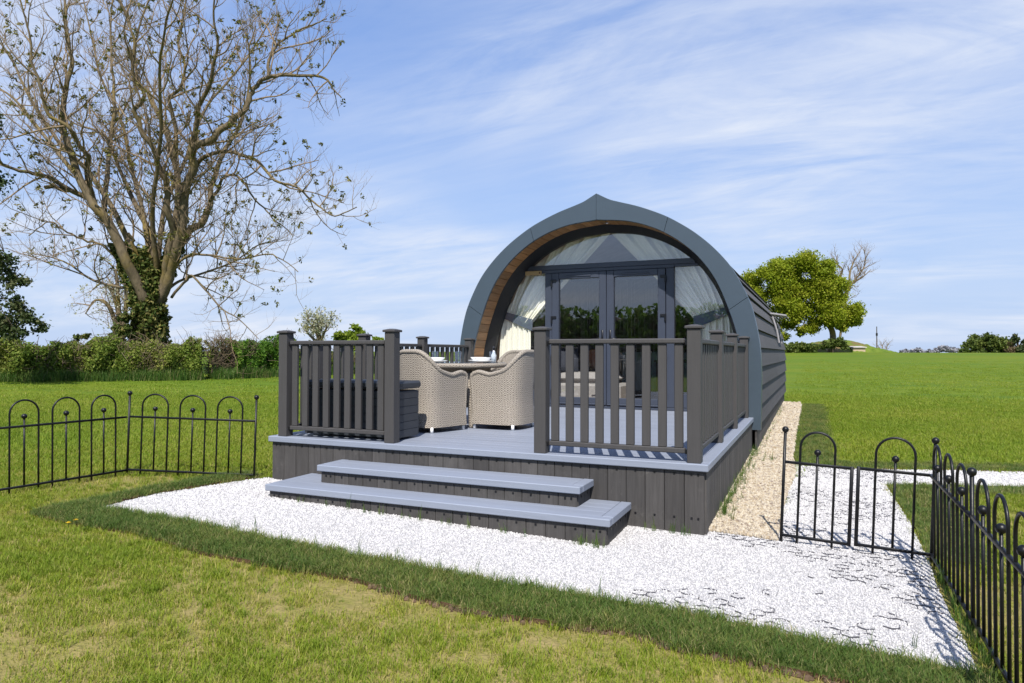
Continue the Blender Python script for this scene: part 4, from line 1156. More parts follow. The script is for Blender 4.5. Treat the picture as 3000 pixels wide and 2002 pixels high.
fence_panel((gm[0] + .012, gm[1]), G1, 'right leaf of the black hoop top gate at the fence corner', ((.25, .76),), (1,), (.012,), 'gate', 'gate_leaf', R(1.2), 'leaves of the hoop top gate')
fence_panel(G1, (1.49, -1.042), 'black hoop top fence panel running from the gate towards the camera', H3, (1,), extra_lean=R(.6))
fence_panel((1.49, -1.042), (1.50, -2.22), 'nearest black hoop top fence panel at the right edge of the photo', H3, (1,), extra_lean=R(.6))

# ------------------------------------------------------------------ vegetation
def mk_leaf(name, a, b_, c_, transl=.3):
    b = NB(name); t = b.attr('tint')
    col = b.mix(b.rng(t, 0, .5), a, b_); col = b.mix(b.rng(t, .5, 1), col, c_)
    d = b.n('ShaderNodeBsdfPrincipled'); b.L.new(col, d.inputs['Base Color']); d.inputs['Roughness'].default_value = .6; d.inputs['Specular IOR Level'].default_value = .2
    tl = b.n('ShaderNodeBsdfTranslucent'); b.L.new(col, tl.inputs[0])
    ms = b.n('ShaderNodeMixShader'); ms.inputs[0].default_value = transl; b.L.new(d.outputs[0], ms.inputs[1]); b.L.new(tl.outputs[0], ms.inputs[2])
    return b.done(ms)
def mk_bark(name, a, b_, moss=None):
    b = NB(name); v = b.coord('World', (1, 1, .35)); n = b.noise(v, 7, 6, .7); n2 = b.noise(b.coord('World'), .9, 4)
    c = b.mix(b.rng(n, .3, .7), a, b_)
    if moss: c = b.mix(b.rng(n2, .5, .68, 0, .7), c, moss)
    return b.done(b.pbsdf(c, .9, b.bump(n, .6, .05), 0, .15))
M['ash_bark'] = mk_bark('ash_bark', (.085, .065, .042), (.21, .165, .105), (.20, .145, .03))
M['twig'] = mk_bark('pale_twig', (.17, .12, .075), (.29, .215, .135))
M['hedge_twig'] = mk_bark('hedge_twig', (.12, .09, .06), (.22, .17, .12))
M['dark_bark'] = mk_bark('dark_bark', (.05, .04, .032), (.11, .09, .07))
M['ash_bud'] = mk_leaf('ash_bud_leaf', (.05, .06, .014), (.11, .11, .022), (.20, .165, .04), .25)
M['ivy'] = mk_leaf('ivy_leaf', (.03, .06, .010), (.085, .11, .02), (.22, .19, .06), .2)
M['hedge'] = mk_leaf('hawthorn_leaf', (.10, .165, .022), (.20, .255, .042), (.34, .31, .10), .35)
M['hedge_b'] = mk_leaf('fresh_hedge_leaf', (.085, .19, .022), (.155, .28, .034), (.26, .32, .06), .38)
M['oak'] = mk_leaf('oak_leaf', (.155, .215, .011), (.26, .31, .016), (.38, .37, .045), .42)
M['elder'] = mk_leaf('elder_leaf', (.03, .05, .018), (.055, .08, .026), (.12, .12, .05), .25)
M['far_green'] = mk_leaf('far_tree_leaf', (.10, .17, .014), (.17, .24, .02), (.25, .29, .04), .35)
M['far_dark'] = mk_leaf('far_dark_leaf', (.055, .085, .018), (.10, .135, .026), (.16, .18, .04), .3)
M['blossom'] = mk_leaf('pale_spring_leaf', (.20, .22, .10), (.34, .34, .22), (.48, .46, .36), .3)

class Tubes:
    def __init__(s): s.V = []; s.F = []; s.n = 0
    def add(s, P, r, sides):
        P = np.asarray(P, float); k = len(P)
        t = np.gradient(P, axis=0); t /= np.linalg.norm(t, axis=1)[:, None] + 1e-9
        ref = np.array([.3, .2, 1.0]) if abs(t[0][2]) < .8 else np.array([1.0, .2, .1])
        a = np.cross(t, ref); a /= np.linalg.norm(a, axis=1)[:, None] + 1e-9; b = np.cross(t, a)
        th_ = np.arange(sides) * 2 * math.pi / sides
        ring = P[:, None] + (a[:, None] * np.cos(th_)[None, :, None] + b[:, None] * np.sin(th_)[None, :, None]) * np.asarray(r)[:, None, None]
        s.V.append(ring.reshape(-1, 3))
        i, j = np.meshgrid(np.arange(k - 1), np.arange(sides), indexing='ij')
        f_ = np.stack([i * sides + j, i * sides + (j + 1) % sides, (i + 1) * sides + (j + 1) % sides, (i + 1) * sides + j], -1).reshape(-1, 4) + s.n
        s.F.append(f_); s.n += k * sides
    def mesh(s, name): return fast_mesh(name, np.concatenate(s.V), np.concatenate(s.F), smooth=True)
def leaves(name, C, size, tint=None, up=.25, aspect=.6, smin=.6):
    C = np.asarray(C, float); n = len(C)
    d = rng.normal(size=(n, 3)); d /= np.linalg.norm(d, axis=1)[:, None]
    nn = rng.normal(size=(n, 3)); nn[:, 2] = nn[:, 2] + up * 2; nn -= d * np.sum(nn * d, 1)[:, None]; nn /= np.linalg.norm(nn, axis=1)[:, None]
    e = np.cross(nn, d); s = size * rng.uniform(smin, 1.3, n)
    L_ = d * s[:, None] * .5; W2 = e * (s * aspect * .5)[:, None]
    V = np.stack([C - L_, C - L_ * .1 + W2, C + L_, C - L_ * .1 - W2], 1).reshape(-1, 3)
    F = np.arange(n * 4).reshape(-1, 4)
    t = rng.random(n) if tint is None else tint
    return fast_mesh(name, V, F, np.repeat(t, 4))
def curve3(P, n=7):
    P = np.array(P, float); P2 = np.vstack([2 * P[0] - P[1], P, 2 * P[-1] - P[-2]]); o = []
    for i in range(1, len(P2) - 2):
        p0, p1, p2, p3 = P2[i - 1:i + 3]
        for t in np.linspace(0, 1, n, endpoint=False):
            o.append(.5 * ((2 * p1) + (-p0 + p2) * t + (2 * p0 - 5 * p1 + 4 * p2 - p3) * t * t + (-p0 + 3 * p1 - 3 * p2 + p3) * t ** 3))
    o.append(P[-1]); return np.array(o)
def grow(tb, ends, P, r, level, spec, rs):
    """side branches of the polyline P with radii r; spec: per level (spacing, length, radius, upward pull, spread, sides, first fraction)"""
    if level >= len(spec): return
    sp, ln, rd, upw, spread, sides, f0 = spec[level]
    d = np.r_[0, np.cumsum(np.linalg.norm(np.diff(P, axis=0), axis=1))]; tot = d[-1]
    s = tot * f0 + rs.uniform(0, sp)
    az = rs.uniform(0, 6.28)
    while s < tot:
        p = np.array([np.interp(s, d, P[:, k]) for k in range(3)]); rp = np.interp(s, d, r)
        i = min(len(P) - 2, np.searchsorted(d, s) - 1 if s > 0 else 0); i = max(0, i)
        t = P[i + 1] - P[i]; t /= np.linalg.norm(t) + 1e-9
        az += 2.4 + rs.normal(0, .5)
        a = np.cross(t, [.2, .1, 1.0]); a /= np.linalg.norm(a) + 1e-9; b = np.cross(t, a)
        side = a * math.cos(az) + b * math.sin(az)
        dr = t * (1 - spread) + side * spread + np.array([0, 0, upw * .35]); dr /= np.linalg.norm(dr)
        l_ = ln * rs.uniform(.55, 1.25) * (1 - .45 * s / tot); k = 6 if level < 2 else 4
        pts = [p]; q = p.copy()
        for m_ in range(k):
            dr = dr + rs.normal(0, .16, 3) + np.array([0, 0, upw * .16]); dr /= np.linalg.norm(dr); q = q + dr * l_ / k; pts.append(q)
        pts = np.array(pts); r0 = min(rd * rs.uniform(.7, 1.2), rp * .75); rr2 = np.linspace(r0, r0 * .35, k + 1)
        tb.add(pts, rr2, sides); 
        if level >= len(spec) - 2: ends.append(pts[-1])
        grow(tb, ends, pts, rr2, level + 1, spec, rs)
        s += sp * rs.uniform(.6, 1.4)

# ---- ash tree
c5 = lambda x, y: (x / 1.5682, y / 1.5682)
def limb(px, d0, d1, dmid=0.0):
    n = len(px); o = []
    for k, (x, y) in enumerate(px):
        t = k / (n - 1); D = d0 + (d1 - d0) * t + dmid * math.sin(math.pi * t); o.append(at(*c5(x, y), D))
    return curve3(o, 5)
AD = 30.0
base_p = at(*c5(690, 1560), AD)
ash = thing('ash_tree', 'tall spreading ash tree with ivy clad trunk and few leaves, behind the hedge', 'tree', (base_p[0], base_p[1], float(gz(base_p[0], base_p[1]))))
off = Vector(ash.location)
LIMBS = [
 ([(690, 1700), (685, 1560), (680, 1420), (690, 1290), (715, 1190), (720, 1120)], 0, 0, 0, .80, .22),
 ([(690, 1470), (660, 1360), (610, 1260), (560, 1160), (490, 1010), (420, 930), (350, 790), (320, 680), (285, 570), (300, 430), (330, 300), (320, 200), (300, 60), (290, -90)], 0, -1.5, -1.2, .44, .07),
 ([(420, 925), (340, 880), (290, 875), (250, 858), (205, 862)], -1.0, -2, 0, .17, .14),
 ([(410, 910), (300, 860), (180, 800), (90, 785), (0, 745), (-90, 690)], -1, -3.5, 0, .20, .06),
 ([(370, 830), (280, 720), (200, 620), (130, 530), (60, 450), (0, 410), (-70, 370)], -1, 1.5, .6, .17, .05),
 ([(430, 935), (400, 790), (405, 720), (350, 640), (320, 590), (215, 520), (190, 400), (150, 280), (130, 150), (90, -20)], -1, -4, -.5, .2, .05),
 ([(480, 990), (490, 850), (500, 700), (520, 560), (525, 420), (515, 300), (510, 150), (520, -30)], -.6, 2.5, 0, .2, .06),
 ([(700, 1420), (710, 1270), (705, 1150), (670, 1040), (630, 950), (590, 880), (540, 760), (500, 650), (440, 600), (370, 580), (330, 560)], 0, 2.5, .8, .30, .05),
 ([(720, 1420), (755, 1260), (790, 1060), (770, 960), (740, 800), (700, 680), (640, 590), (620, 500), (655, 440), (610, 330), (615, 170), (560, 40), (540, -80)], 0, -3, -.8, .30, .06),
 ([(720, 1420), (765, 1240), (800, 1050), (820, 930), (815, 800), (790, 700), (760, 590), (720, 500), (680, 430), (640, 370), (620, 250), (640, 120), (700, -40)], .1, 3, .8, .36, .06),
 ([(800, 750), (812, 620), (790, 520), (780, 450), (830, 400), (850, 300), (820, 180), (850, 40), (860, -60)], 1, .2, -.8, .18, .05),
 ([(720, 1440), (770, 1270), (810, 1140), (840, 1000), (880, 800), (890, 700), (960, 640), (1050, 570), (1120, 490), (1170, 410), (1240, 350), (1330, 345), (1480, 355), (1530, 400), (1570, 450)], 0, -2, -.8, .42, .04),
 ([(885, 720), (900, 600), (920, 480), (960, 400), (980, 300), (1000, 200), (980, 80), (990, -60)], -.6, -3.5, 0, .22, .05),
 ([(1235, 350), (1240, 270), (1280, 200), (1340, 160), (1420, 120), (1500, 90)], -1.5, -.5, 0, .13, .04),
 ([(890, 780), (940, 720), (1050, 700), (1180, 740), (1260, 830), (1370, 860), (1440, 930), (1540, 990), (1640, 950)], -.6, -3, 0, .17, .035),
 ([(720, 1440), (780, 1260), (850, 1090), (930, 1020), (965, 940), (970, 860), (1010, 750), (1050, 660), (1110, 560), (1140, 430), (1150, 300), (1130, 150)], .1, 3, .6, .36, .05),
 ([(970, 930), (1050, 810), (1110, 830), (1170, 920), (1250, 1000), (1350, 1090)], 1, -.5, 0, .13, .03),
 ([(770, 1290), (860, 1180), (960, 1170), (1100, 1190), (1250, 1170), (1370, 1250)], 0, -2.5, 0, .12, .03),
 ([(770, 1330), (830, 1290), (950, 1250), (1080, 1200), (1180, 1130), (1280, 1100)], 0, 2, 0, .12, .03),
 ([(790, 1370), (870, 1270), (940, 1330), (1020, 1420), (1100, 1470), (1190, 1560)], 0, -2, 0, .11, .025),
 ([(570, 1200), (450, 1120), (330, 1080), (230, 1020), (130, 1080)], 0, -2, 0, .11, .03),
 ([(600, 1330), (430, 1290), (330, 1220), (230, 1180), (110, 1160)], 0, 2, 0, .11, .03),
 ([(640, 1250), (620, 1130), (600, 1080)], -.3, -.8, 0, .16, .12),
 ([(690, 1230), (660, 1000), (600, 760), (560, 560), (470, 360), (420, 160), (380, -40)], .2, 6.5, 0, .2, .05),
 ([(730, 1230), (760, 960), (860, 720), (930, 520), (1060, 360), (1180, 200), (1260, 60)], .2, 6.5, 0, .2, .05),
 ([(720, 1230), (700, 1000), (720, 780), (740, 560), (730, 340), (760, 140), (800, -60)], -.3, -6, 0, .2, .05),
 ([(650, 1260), (560, 1050), (430, 820), (260, 640), (120, 420), (40, 250), (-60, 120)], .2, 6, 0, .26, .05),
]
tb = Tubes(); tw = Tubes(); ends = []; rs = np.random.default_rng(21)
for px, d0, d1, dm, r0, r1 in LIMBS:
    P = limb(px, AD + d0, AD + d1, dm) - np.array(off); n = len(P)
    P = P + np.convolve(rs.normal(0, .05, n), np.ones(3) / 3, 'same')[:, None] * rs.normal(0, 1, (1, 3))
    r = np.linspace(0, 1, n); r = r0 * (1 - r) ** 1.1 + r1 * r
    if r0 > .7: r[:6] *= np.linspace(1.3, 1, 6)
    r = r * (.58 if r0 < .7 else .8)
    tb.add(P, r, 10 if r0 > .25 else 7)
    if r0 < .7:
        grow(tw, ends, P, r, 0, [(.50, 3.2, .040, .50, .60, 5, .22 if r0 > .15 else .1), (.34, 1.5, .019, .6, .6, 3, .12), (.22, .72, .0115, .75, .55, 3, .1)], rs)
link('trunk', tb.mesh('trunk'), M['ash_bark'], ash)
link('branches', tw.mesh('branches'), M['twig'], ash)
E_ = np.array(ends); E_ = E_[rs.random(len(E_)) < .09]
cl_ = np.repeat(E_, 12, 0) + rs.normal(0, .055, (len(E_) * 12, 3)); ct = np.clip(np.repeat(rs.random(len(E_)) * .7 + .3, 12) + rs.normal(0, .15, len(cl_)), 0, 1)
stuff(link('leaf_buds', leaves('leaf_buds', cl_, .15, ct, .3, .45), M['ash_bud'], ash))
# ivy sleeve on trunk and the first metres of the limbs
iv = []
def sleeve(px, d0, r0, r1, n):
    P = limb(px, AD + d0, AD + d0) - np.array(off); k = rs.random(n) ** .8 * (len(P) - 1); i_ = np.clip(k.astype(int), 0, len(P) - 2); f_ = (k - i_)[:, None]
    q = P[i_] * (1 - f_) + P[i_ + 1] * f_; a = rs.uniform(0, 6.28, n); rr3 = (r0 + (r1 - r0) * k / (len(P) - 1)) * rs.uniform(.8, 1.1, n) * (1 + .16 * np.sin(a * 3 + k * .7) + .12 * np.sin(a * 5 - k * 1.3))
    iv.append(q + np.c_[np.cos(a) * rr3, np.sin(a) * rr3, rs.normal(0, .1, n)])
sleeve([(690, 1620), (685, 1500), (680, 1400), (690, 1290)], 0, .74, .56, 6000); sleeve([(680, 1340), (690, 1270), (700, 1200)], 0, .66, .42, 1700)
sleeve([(650, 1330), (600, 1250), (570, 1170), (545, 1120)], 0, .5, .28, 1500); sleeve([(740, 1290), (790, 1180), (805, 1120), (810, 1080)], 0, .42, .26, 1200)
sleeve([(690, 1300), (660, 1200), (650, 1150)], -.2, .36, .25, 900)
IV = np.concatenate(iv)
stuff(link('ivy', leaves('ivy', IV, .17, None, .1, .75), M['ivy'], ash))

# ---- hedges
def hedge(label, P0, P1, h0, h1, wid, n, mat, size, seed, dens=1.0, name='hedge', group='hedges along the left field edge', twigs=700):
    r_ = np.random.default_rng(seed); P0 = np.array(P0); P1 = np.array(P1); Ln = np.linalg.norm(P1 - P0); d = (P1 - P0) / Ln; nr = np.array([-d[1], d[0]])
    base = (P0 + P1) / 2; o = thing(name, label, 'hedge', (base[0], base[1], float(gz(*base))), 0, group)
    ph = r_.uniform(0, 6.28, 12)
    def top(s): return h0 + (h1 - h0) * s / Ln + .13 * np.sin(s * 1.7 + ph[0]) + .09 * np.sin(s * 4.1 + ph[1]) + .06 * np.sin(s * 9.3 + ph[2])
    def bulge(s, z): return wid / 2 * (1 + .22 * np.sin(s * 2.1 + ph[3] + z * 1.3) + .16 * np.sin(s * 5.3 + ph[4] - z * 2.7) + .1 * np.sin(s * 11 + z * 5 + ph[5]))
    def world(s, w, z): return np.c_[P0[0] + d[0] * s + nr[0] * w, P0[1] + d[1] * s + nr[1] * w, gz(P0[0] + d[0] * s + nr[0] * w, P0[1] + d[1] * s + nr[1] * w) + z]
    s = r_.uniform(0, Ln, n); z = r_.random(n) ** .85 * (top(s) + r_.normal(0, .04, n)); shp = np.sqrt(np.clip(1 - np.clip((z / top(s) - .62) / .42, 0, 1) ** 2, .02, 1)) * (.78 + .22 * np.clip(z / .5, 0, 1))
    w = r_.choice([-1, 1], n, p=[.8, .2]) * bulge(s, z) * shp * r_.uniform(.72, 1.08, n)
    cl3 = np.sin(s * 3.3 + ph[6] + z * 2) + np.sin(s * 7.9 + ph[7] - z * 6) + np.sin(z * 8 + s * 2 + ph[8])
    keep = r_.random(n) < np.clip(.72 + .22 * cl3, .12, 1) * dens; s, z, w, cl3 = s[keep], z[keep], w[keep], cl3[keep]
    C = world(s, w, z) - np.array(o.location)
    tint = np.clip(.4 + .12 * np.sin(s * .9 + ph[9]) + .16 * np.sin(s * 2.6 + ph[10]) + r_.normal(0, .2, len(s)), 0, 1)
    stuff(link('foliage', leaves('foliage', C, size, tint, .35, .65), mat, o))
    # solid dark core, painting in the shade among the inner twigs
    ns, nz = int(Ln / .35) + 2, 9; V = []
    for a in range(ns + 1):
        ss_ = Ln * a / ns
        for b_ in range(nz + 1):
            th_ = math.pi * b_ / nz; tp = float(top(np.array([ss_]))[0]) * .86; ww = float(bulge(np.array([ss_]), np.array([.8]))[0]) * .62
            V.append(world(np.array([ss_]), np.array([ww * math.cos(th_) * (1 + .1 * r_.normal())]), np.array([tp * math.sin(th_) ** .5 * (1 + .05 * r_.normal())]))[0] - np.array(o.location))
    F = [(a * (nz + 1) + b_, a * (nz + 1) + b_ + 1, (a + 1) * (nz + 1) + b_ + 1, (a + 1) * (nz + 1) + b_) for a in range(ns) for b_ in range(nz)]
    if dens > .6: link('twig_shade_core', fast_mesh('twig_shade_core', V, F), M['dark_bark'], o)
    tw_ = Tubes()
    for _ in range(twigs):
        s1 = r_.uniform(0, Ln); z1 = r_.uniform(.1, 1.0) * float(top(np.array([s1]))[0]); w1 = -wid * r_.uniform(.3, .5)
        p = world(np.array([s1]), np.array([w1]), np.array([z1]))[0] - np.array(o.location); dr = r_.normal(0, .5, 3) + [0, 0, .5]; dr = dr / np.linalg.norm(dr); l_ = r_.uniform(.3, .7)
        tw_.add([p, p + dr * l_ * .5 + r_.normal(0, .04, 3), p + dr * l_], [.012, .009, .004], 3)
    link('twigs', tw_.mesh('twigs'), M['hedge_twig'], o); return o
hA = ground_at(-140, 1118)[:2]; hB = ground_at(590, 1111)[:2]; hC = ground_at(660, 1107)[:2]; hD = ground_at(850, 1100)[:2]; hE = ground_at(1090, 1092)[:2]
hedge('long clipped brown green hedge below the ash tree', hA, hB, 1.42, 1.55, 1.5, 64000, M['hedge'], .105, 31, twigs=600)
hedge('thin twiggy gap in the hedge between the two leafy stretches', hB, hC, 1.5, 1.5, .8, 3200, M['hedge'], .10, 32, .5, twigs=450)
hedge('fresh green bushy hedge beside the left railing post', hC, hD, 1.6, 1.72, 1.6, 24000, M['hedge_b'], .115, 33, twigs=120)
hedge('low hedge seen through the left railing', hD, hE, 1.1, .9, 1.4, 9000, M['hedge'], .12, 34, twigs=300)
# long grass along the hedge foot
xy = []
for (a, b_) in ((hA, hB), (hB, hC), (hC, hD), (hD, hE)):
    a = np.array(a); b_ = np.array(b_); n = int(np.linalg.norm(b_ - a) * 130); t = rng.random(n)[:, None]; d = (b_ - a) / np.linalg.norm(b_ - a); nr = np.array([-d[1], d[0]])
    xy.append(a + (b_ - a) * t - nr * (rng.uniform(.35, 1.25, n))[:, None])
xy = np.concatenate(xy)
put_grass('long_grass', xy, clump(M['tall'], 16, .14, .15, .42, .014, 81, .6), .7, 1.35, np.clip(rng.normal(.4, .25, len(xy)), 0, 1))

# ---- leafy trees made of clumps
def clump_tree(name, label, blobs, D, trunk, mat, bark, size, n, seed, group=None, depth=.8, hollow=.55, cat='tree', stems=None, dense=9):
    r_ = np.random.default_rng(seed); k = D / FPX
    b0 = at(trunk[0][0], trunk[0][1], D); o = thing(name, label, cat, (b0[0], b0[1], float(gz(b0[0], b0[1]))), 0, group); off_ = np.array(o.location)
    C = []; T = []
    tot = sum(b[2] ** 2 for b in blobs)
    tbx = Tubes(); tp = curve3([at(x, y, D) - off_ for x, y in trunk], 4); tr0 = trunk_r = [q for q in np.linspace(1, .45, len(tp))]
    if trunk[0][1] and stems is None: pass
    tw0 = (stems or .35); tp[0][2] = -.4; tbx.add(tp, np.array(trunk_r) * tw0, 8)
    for (x, y, rpx) in blobs:
        rm = rpx * k; c = at(x, y, D) + FW * r_.uniform(-1, 1) * rm * depth - off_
        m = max(5, int(dense * (rpx ** 2) / (tot / len(blobs))))
        # limb to blob
        s0_ = tp[int(len(tp) * r_.uniform(.45, .99))]; mid = (s0_ + c) / 2 + r_.normal(0, .15 * rm, 3)
        tbx.add(curve3([s0_, mid, c], 4), np.linspace(tw0 * .3, tw0 * .06, 9), 5)
        for _ in range(m):
            dv = r_.normal(size=3); dv /= np.linalg.norm(dv); sc = c + dv * rm * r_.uniform(hollow, .8) * [1, 1, .9]; sr = rm * r_.uniform(.42, .74)
            q = int(n * rpx ** 2 / tot / m); dd = r_.normal(size=(q, 3)); dd /= np.linalg.norm(dd, axis=1)[:, None]
            C.append(sc + dd * sr * (np.abs(r_.normal(.55, .33, q)))[:, None] * [1, 1, .75]); T.append(np.clip(r_.normal(.45 + r_.normal(0, .14), .2, q), 0, 1))
            tbx.add(np.array([c, (c + sc) / 2 + r_.normal(0, .08 * rm, 3), sc]), [tw0 * .1, tw0 * .06, tw0 * .025], 3)
    link('trunk', tbx.mesh('trunk'), bark, o)
    stuff(link('crown', leaves('crown', np.concatenate(C), size, np.concatenate(T), .3, .7), mat, o)); return o
OB = [(2212, 828, 40), (2250, 800, 42), (2300, 785, 42), (2350, 780, 44), (2398, 800, 42), (2435, 830, 38), (2222, 868, 42), (2275, 850, 52), (2335, 840, 54), (2395, 855, 52), (2450, 875, 42), (2488, 910, 32), (2508, 942, 20), (2242, 910, 40), (2295, 905, 46), (2350, 905, 46), (2410, 915, 44), (2465, 932, 34), (2270, 950, 32), (2320, 950, 28), (2300, 985, 20), (2380, 955, 30), (2196, 868, 28), (2260, 975, 30), (2465, 955, 26), (2490, 945, 26), (2440, 845, 40), (2420, 815, 36), (2345, 970, 22), (2425, 945, 26)]
clump_tree('oak_tree', 'big round yellow green oak tree behind the pod roof', OB, 88, [(2432, 1034), (2440, 1000), (2436, 965), (2410, 930), (2390, 880), (2370, 820)], M['oak'], M['ash_bark'], .25, 170000, 41, stems=.45, hollow=.1, dense=16)
def bare_tree(name, label, base, D, limbs, spec, r0, seed, mat=None, leafmat=None, leaf=.0, lsize=.2, group=None, lfrac=.3):
    b0 = at(base[0], base[1], D); o = thing(name, label, 'tree', (b0[0], b0[1], float(gz(b0[0], b0[1]))), 0, group); off_ = np.array(o.location)
    r_ = np.random.default_rng(seed); t1 = Tubes(); t2 = Tubes(); e_ = []
    for px in limbs:
        k = len(px); dd = r_.uniform(-1, 1) * D * .02
        P = curve3([at(x, y, D + dd * i / k) - off_ for i, (x, y) in enumerate(px)], 4); r = np.linspace(r0, r0 * .2, len(P)); t1.add(P, r, 6); grow(t2, e_, P, r, 0, spec, r_)
    link('trunk', t1.mesh('trunk'), mat or M['ash_bark'], o); link('branches', t2.mesh('branches'), mat or M['twig'], o)
    if leafmat:
        E2 = np.array(e_); E2 = E2[r_.random(len(E2)) < lfrac]; C = np.repeat(E2, 6, 0) + r_.normal(0, lsize * .9, (len(E2) * 6, 3))
        stuff(link('leaves', leaves('leaves', C, lsize, None, .3, .6), leafmat, o))
    return o
bare_tree('bare_tree', 'leafless pale tree rising behind the oak on its right', (2455, 1030), 105, [[(2455, 1030), (2470, 930), (2485, 850), (2510, 815), (2530, 785), (2535, 755), (2530, 730)], [(2470, 930), (2478, 850), (2500, 830), (2530, 810), (2552, 790)], [(2480, 860), (2462, 820), (2468, 790), (2450, 770), (2455, 745)], [(2490, 845), (2490, 800), (2505, 760), (2520, 738)]],
          [(.6, 3.0, .07, .6, .6, 4, .25), (.4, 1.7, .045, .6, .6, 3, .1), (.35, 1.0, .03, .6, .6, 3, .1)], .2, 51)
bare_tree('willow_tree', 'pale leafless willow beside the ivy clad trunk', (355, 1010), 52, [[(360, 1080), (350, 940), (330, 860), (300, 830), (270, 850)], [(355, 1000), (320, 900), (280, 880), (250, 920)], [(350, 960), (345, 860), (340, 800), (320, 770)], [(358, 1000), (370, 880), (365, 800), (375, 770)]],
          [(.5, 2.6, .05, .25, .6, 4, .2), (.32, 1.3, .026, .1, .6, 3, .1), (.3, .7, .016, -.1, .6, 3, .1)], .2, 52, None, M['blossom'], 1, .16, None, .25)
bare_tree('birch_tree', 'pale half leafed tree on the skyline above the left railing', (935, 1035), 120, [[(935, 1040), (930, 985), (915, 955), (900, 940)], [(935, 1000), (938, 960), (940, 930)], [(938, 1000), (955, 965), (968, 945)], [(930, 1005), (905, 980), (890, 965)]],
          [(.5, 2.6, .09, .7, .6, 4, .2), (.4, 1.5, .055, .6, .6, 3, .1), (.5, .8, .04, .6, .6, 3, .1)], .3, 53, None, M['blossom'], 1, .4, None, .9)
clump_tree('round_tree', 'round bright green tree on the skyline above the left railing', [(1000, 985, 22), (1030, 970, 24), (1055, 985, 22), (1015, 1000, 24), (1045, 1005, 26)], 125, [(1030, 1042), (1030, 1015), (1030, 985)], M['far_green'], M['dark_bark'], .5, 9000, 43)
clump_tree('round_tree', 'small green treetop right of the round tree on the skyline', [(1105, 1000, 13), (1120, 1003, 12), (1090, 1008, 12)], 170, [(1105, 1040), (1105, 1020), (1105, 1000)], M['far_green'], M['dark_bark'], .6, 3000, 44)
# dark elder at the left edge
EB = [(-40, 800, 75), (10, 760, 42), (25, 810, 40), (60, 830, 36), (-30, 880, 70), (40, 900, 50), (85, 930, 42), (20, 950, 60), (110, 965, 30), (-30, 960, 70), (60, 975, 40), (-60, 520, 70), (-45, 400, 60), (-20, 350, 35)]
clump_tree('elder_tree', 'dark leaved elder tree leaning in at the left edge of the photo', EB, 22.5, [(-90, 1120), (-70, 950), (-60, 800), (-55, 600), (-50, 420)], M['elder'], M['dark_bark'], .11, 9500, 45, depth=.5, hollow=.1, stems=.09)
# brambly ivy bush at the foot of the ash
clump_tree('holly_bush', 'dark green bushy growth left of the ash trunk above the hedge', [(350, 965, 24), (368, 930, 18), (345, 985, 20), (380, 970, 18), (250, 985, 12), (222, 990, 12)], 29.2, [(350, 1100), (350, 1020), (350, 960)], M['ivy'], M['dark_bark'], .14, 3200, 46, cat='bush', stems=.06)

# ---- right hand field: bank, hedge, hut, pole, far bushes
def mk_bank():
    b = NB('bramble_bank'); v = b.coord('World'); n = b.noise(v, .8, 5, .7); n2 = b.noise(v, .25, 3)
    c = b.mix(b.rng(n, .3, .7), (.07, .12, .014), (.15, .19, .03)); c = b.mix(b.rng(n2, .52, .62, 0, .8), c, (.16, .10, .055))
    return b.done(b.pbsdf(c, .95, b.bump(n, .8, .3), 0, .1))
bk = []
prof = [(2300, 1012), (2350, 1010), (2390, 1004), (2430, 996), (2470, 996), (2500, 1003), (2530, 1013), (2560, 1022), (2585, 1033)]
nW = 12; V = []; F = []; rb = np.random.default_rng(8)
PX = np.interp(np.linspace(0, 1, 50), np.linspace(0, 1, len(prof)), [p[0] for p in prof]); PY = np.interp(np.linspace(0, 1, 50), np.linspace(0, 1, len(prof)), [p[1] for p in prof])
for x, y in zip(PX, PY):
    c = at(x, y, 97); g0 = float(gz(c[0], c[1]))
    for q in range(nW + 1):
        a = q / nW * 2 - 1; p = c + np.array([FW[0], FW[1], 0]) * a * 6
        z = float(gz(p[0], p[1])) - .1 + max(0, c[2] - g0 + .1) * math.cos(a * math.pi / 2) ** .8 + rb.normal(0, .06); V.append((p[0], p[1], z))
for a in range(49):
    for b_ in range(nW): F.append((a * (nW + 1) + b_, (a + 1) * (nW + 1) + b_, (a + 1) * (nW + 1) + b_ + 1, a * (nW + 1) + b_ + 1))
struct(link('grass_bank', fast_mesh('grass_bank', V, F, smooth=True), mk_bank()))
r0p = ground_at(2240, 1046)[:2]
clump_tree('clipped_hedge', 'dark green clipped hedge at the foot of the oak', [(x, 1022, 17) for x in range(2225, 2385, 13)] + [(x, 1012, 10) for x in range(2270, 2380, 16)], 84, [(2310, 1040), (2310, 1030), (2310, 1024)], M['far_dark'], M['dark_bark'], .28, 9000, 47, cat='hedge', stems=.08)
clump_tree('bramble_bush', 'bramble bush round the foot of the oak trunk', [(2415, 1012, 14), (2440, 1006, 16), (2460, 1004, 15), (2475, 1016, 12), (2400, 1020, 10)], 86.5, [(2440, 1034), (2440, 1020), (2440, 1010)], M['far_dark'], M['dark_bark'], .28, 3800, 48, cat='bush', stems=.08)
hb = at(2511, 1029, 92)
hut = thing('field_hut', 'small low tan stone hut with flat pale roof in the far field', 'hut', (hb[0], hb[1], float(gz(hb[0], hb[1]))), YAW)
M['tan'] = mat_plain('tan_stone', (.42, .33, .22), .9, .12, 0, .3, 6); M['slab'] = mat_plain('pale_slab', (.42, .38, .36), .9, .1)
hz0 = float(at(2511, 1029, 92)[2]) - hut.location[2]
link('wall', MB().box((-.82, -.6, -.4), (.82, .6, hz0 + .42), .01).mesh('wall'), M['tan'], hut)
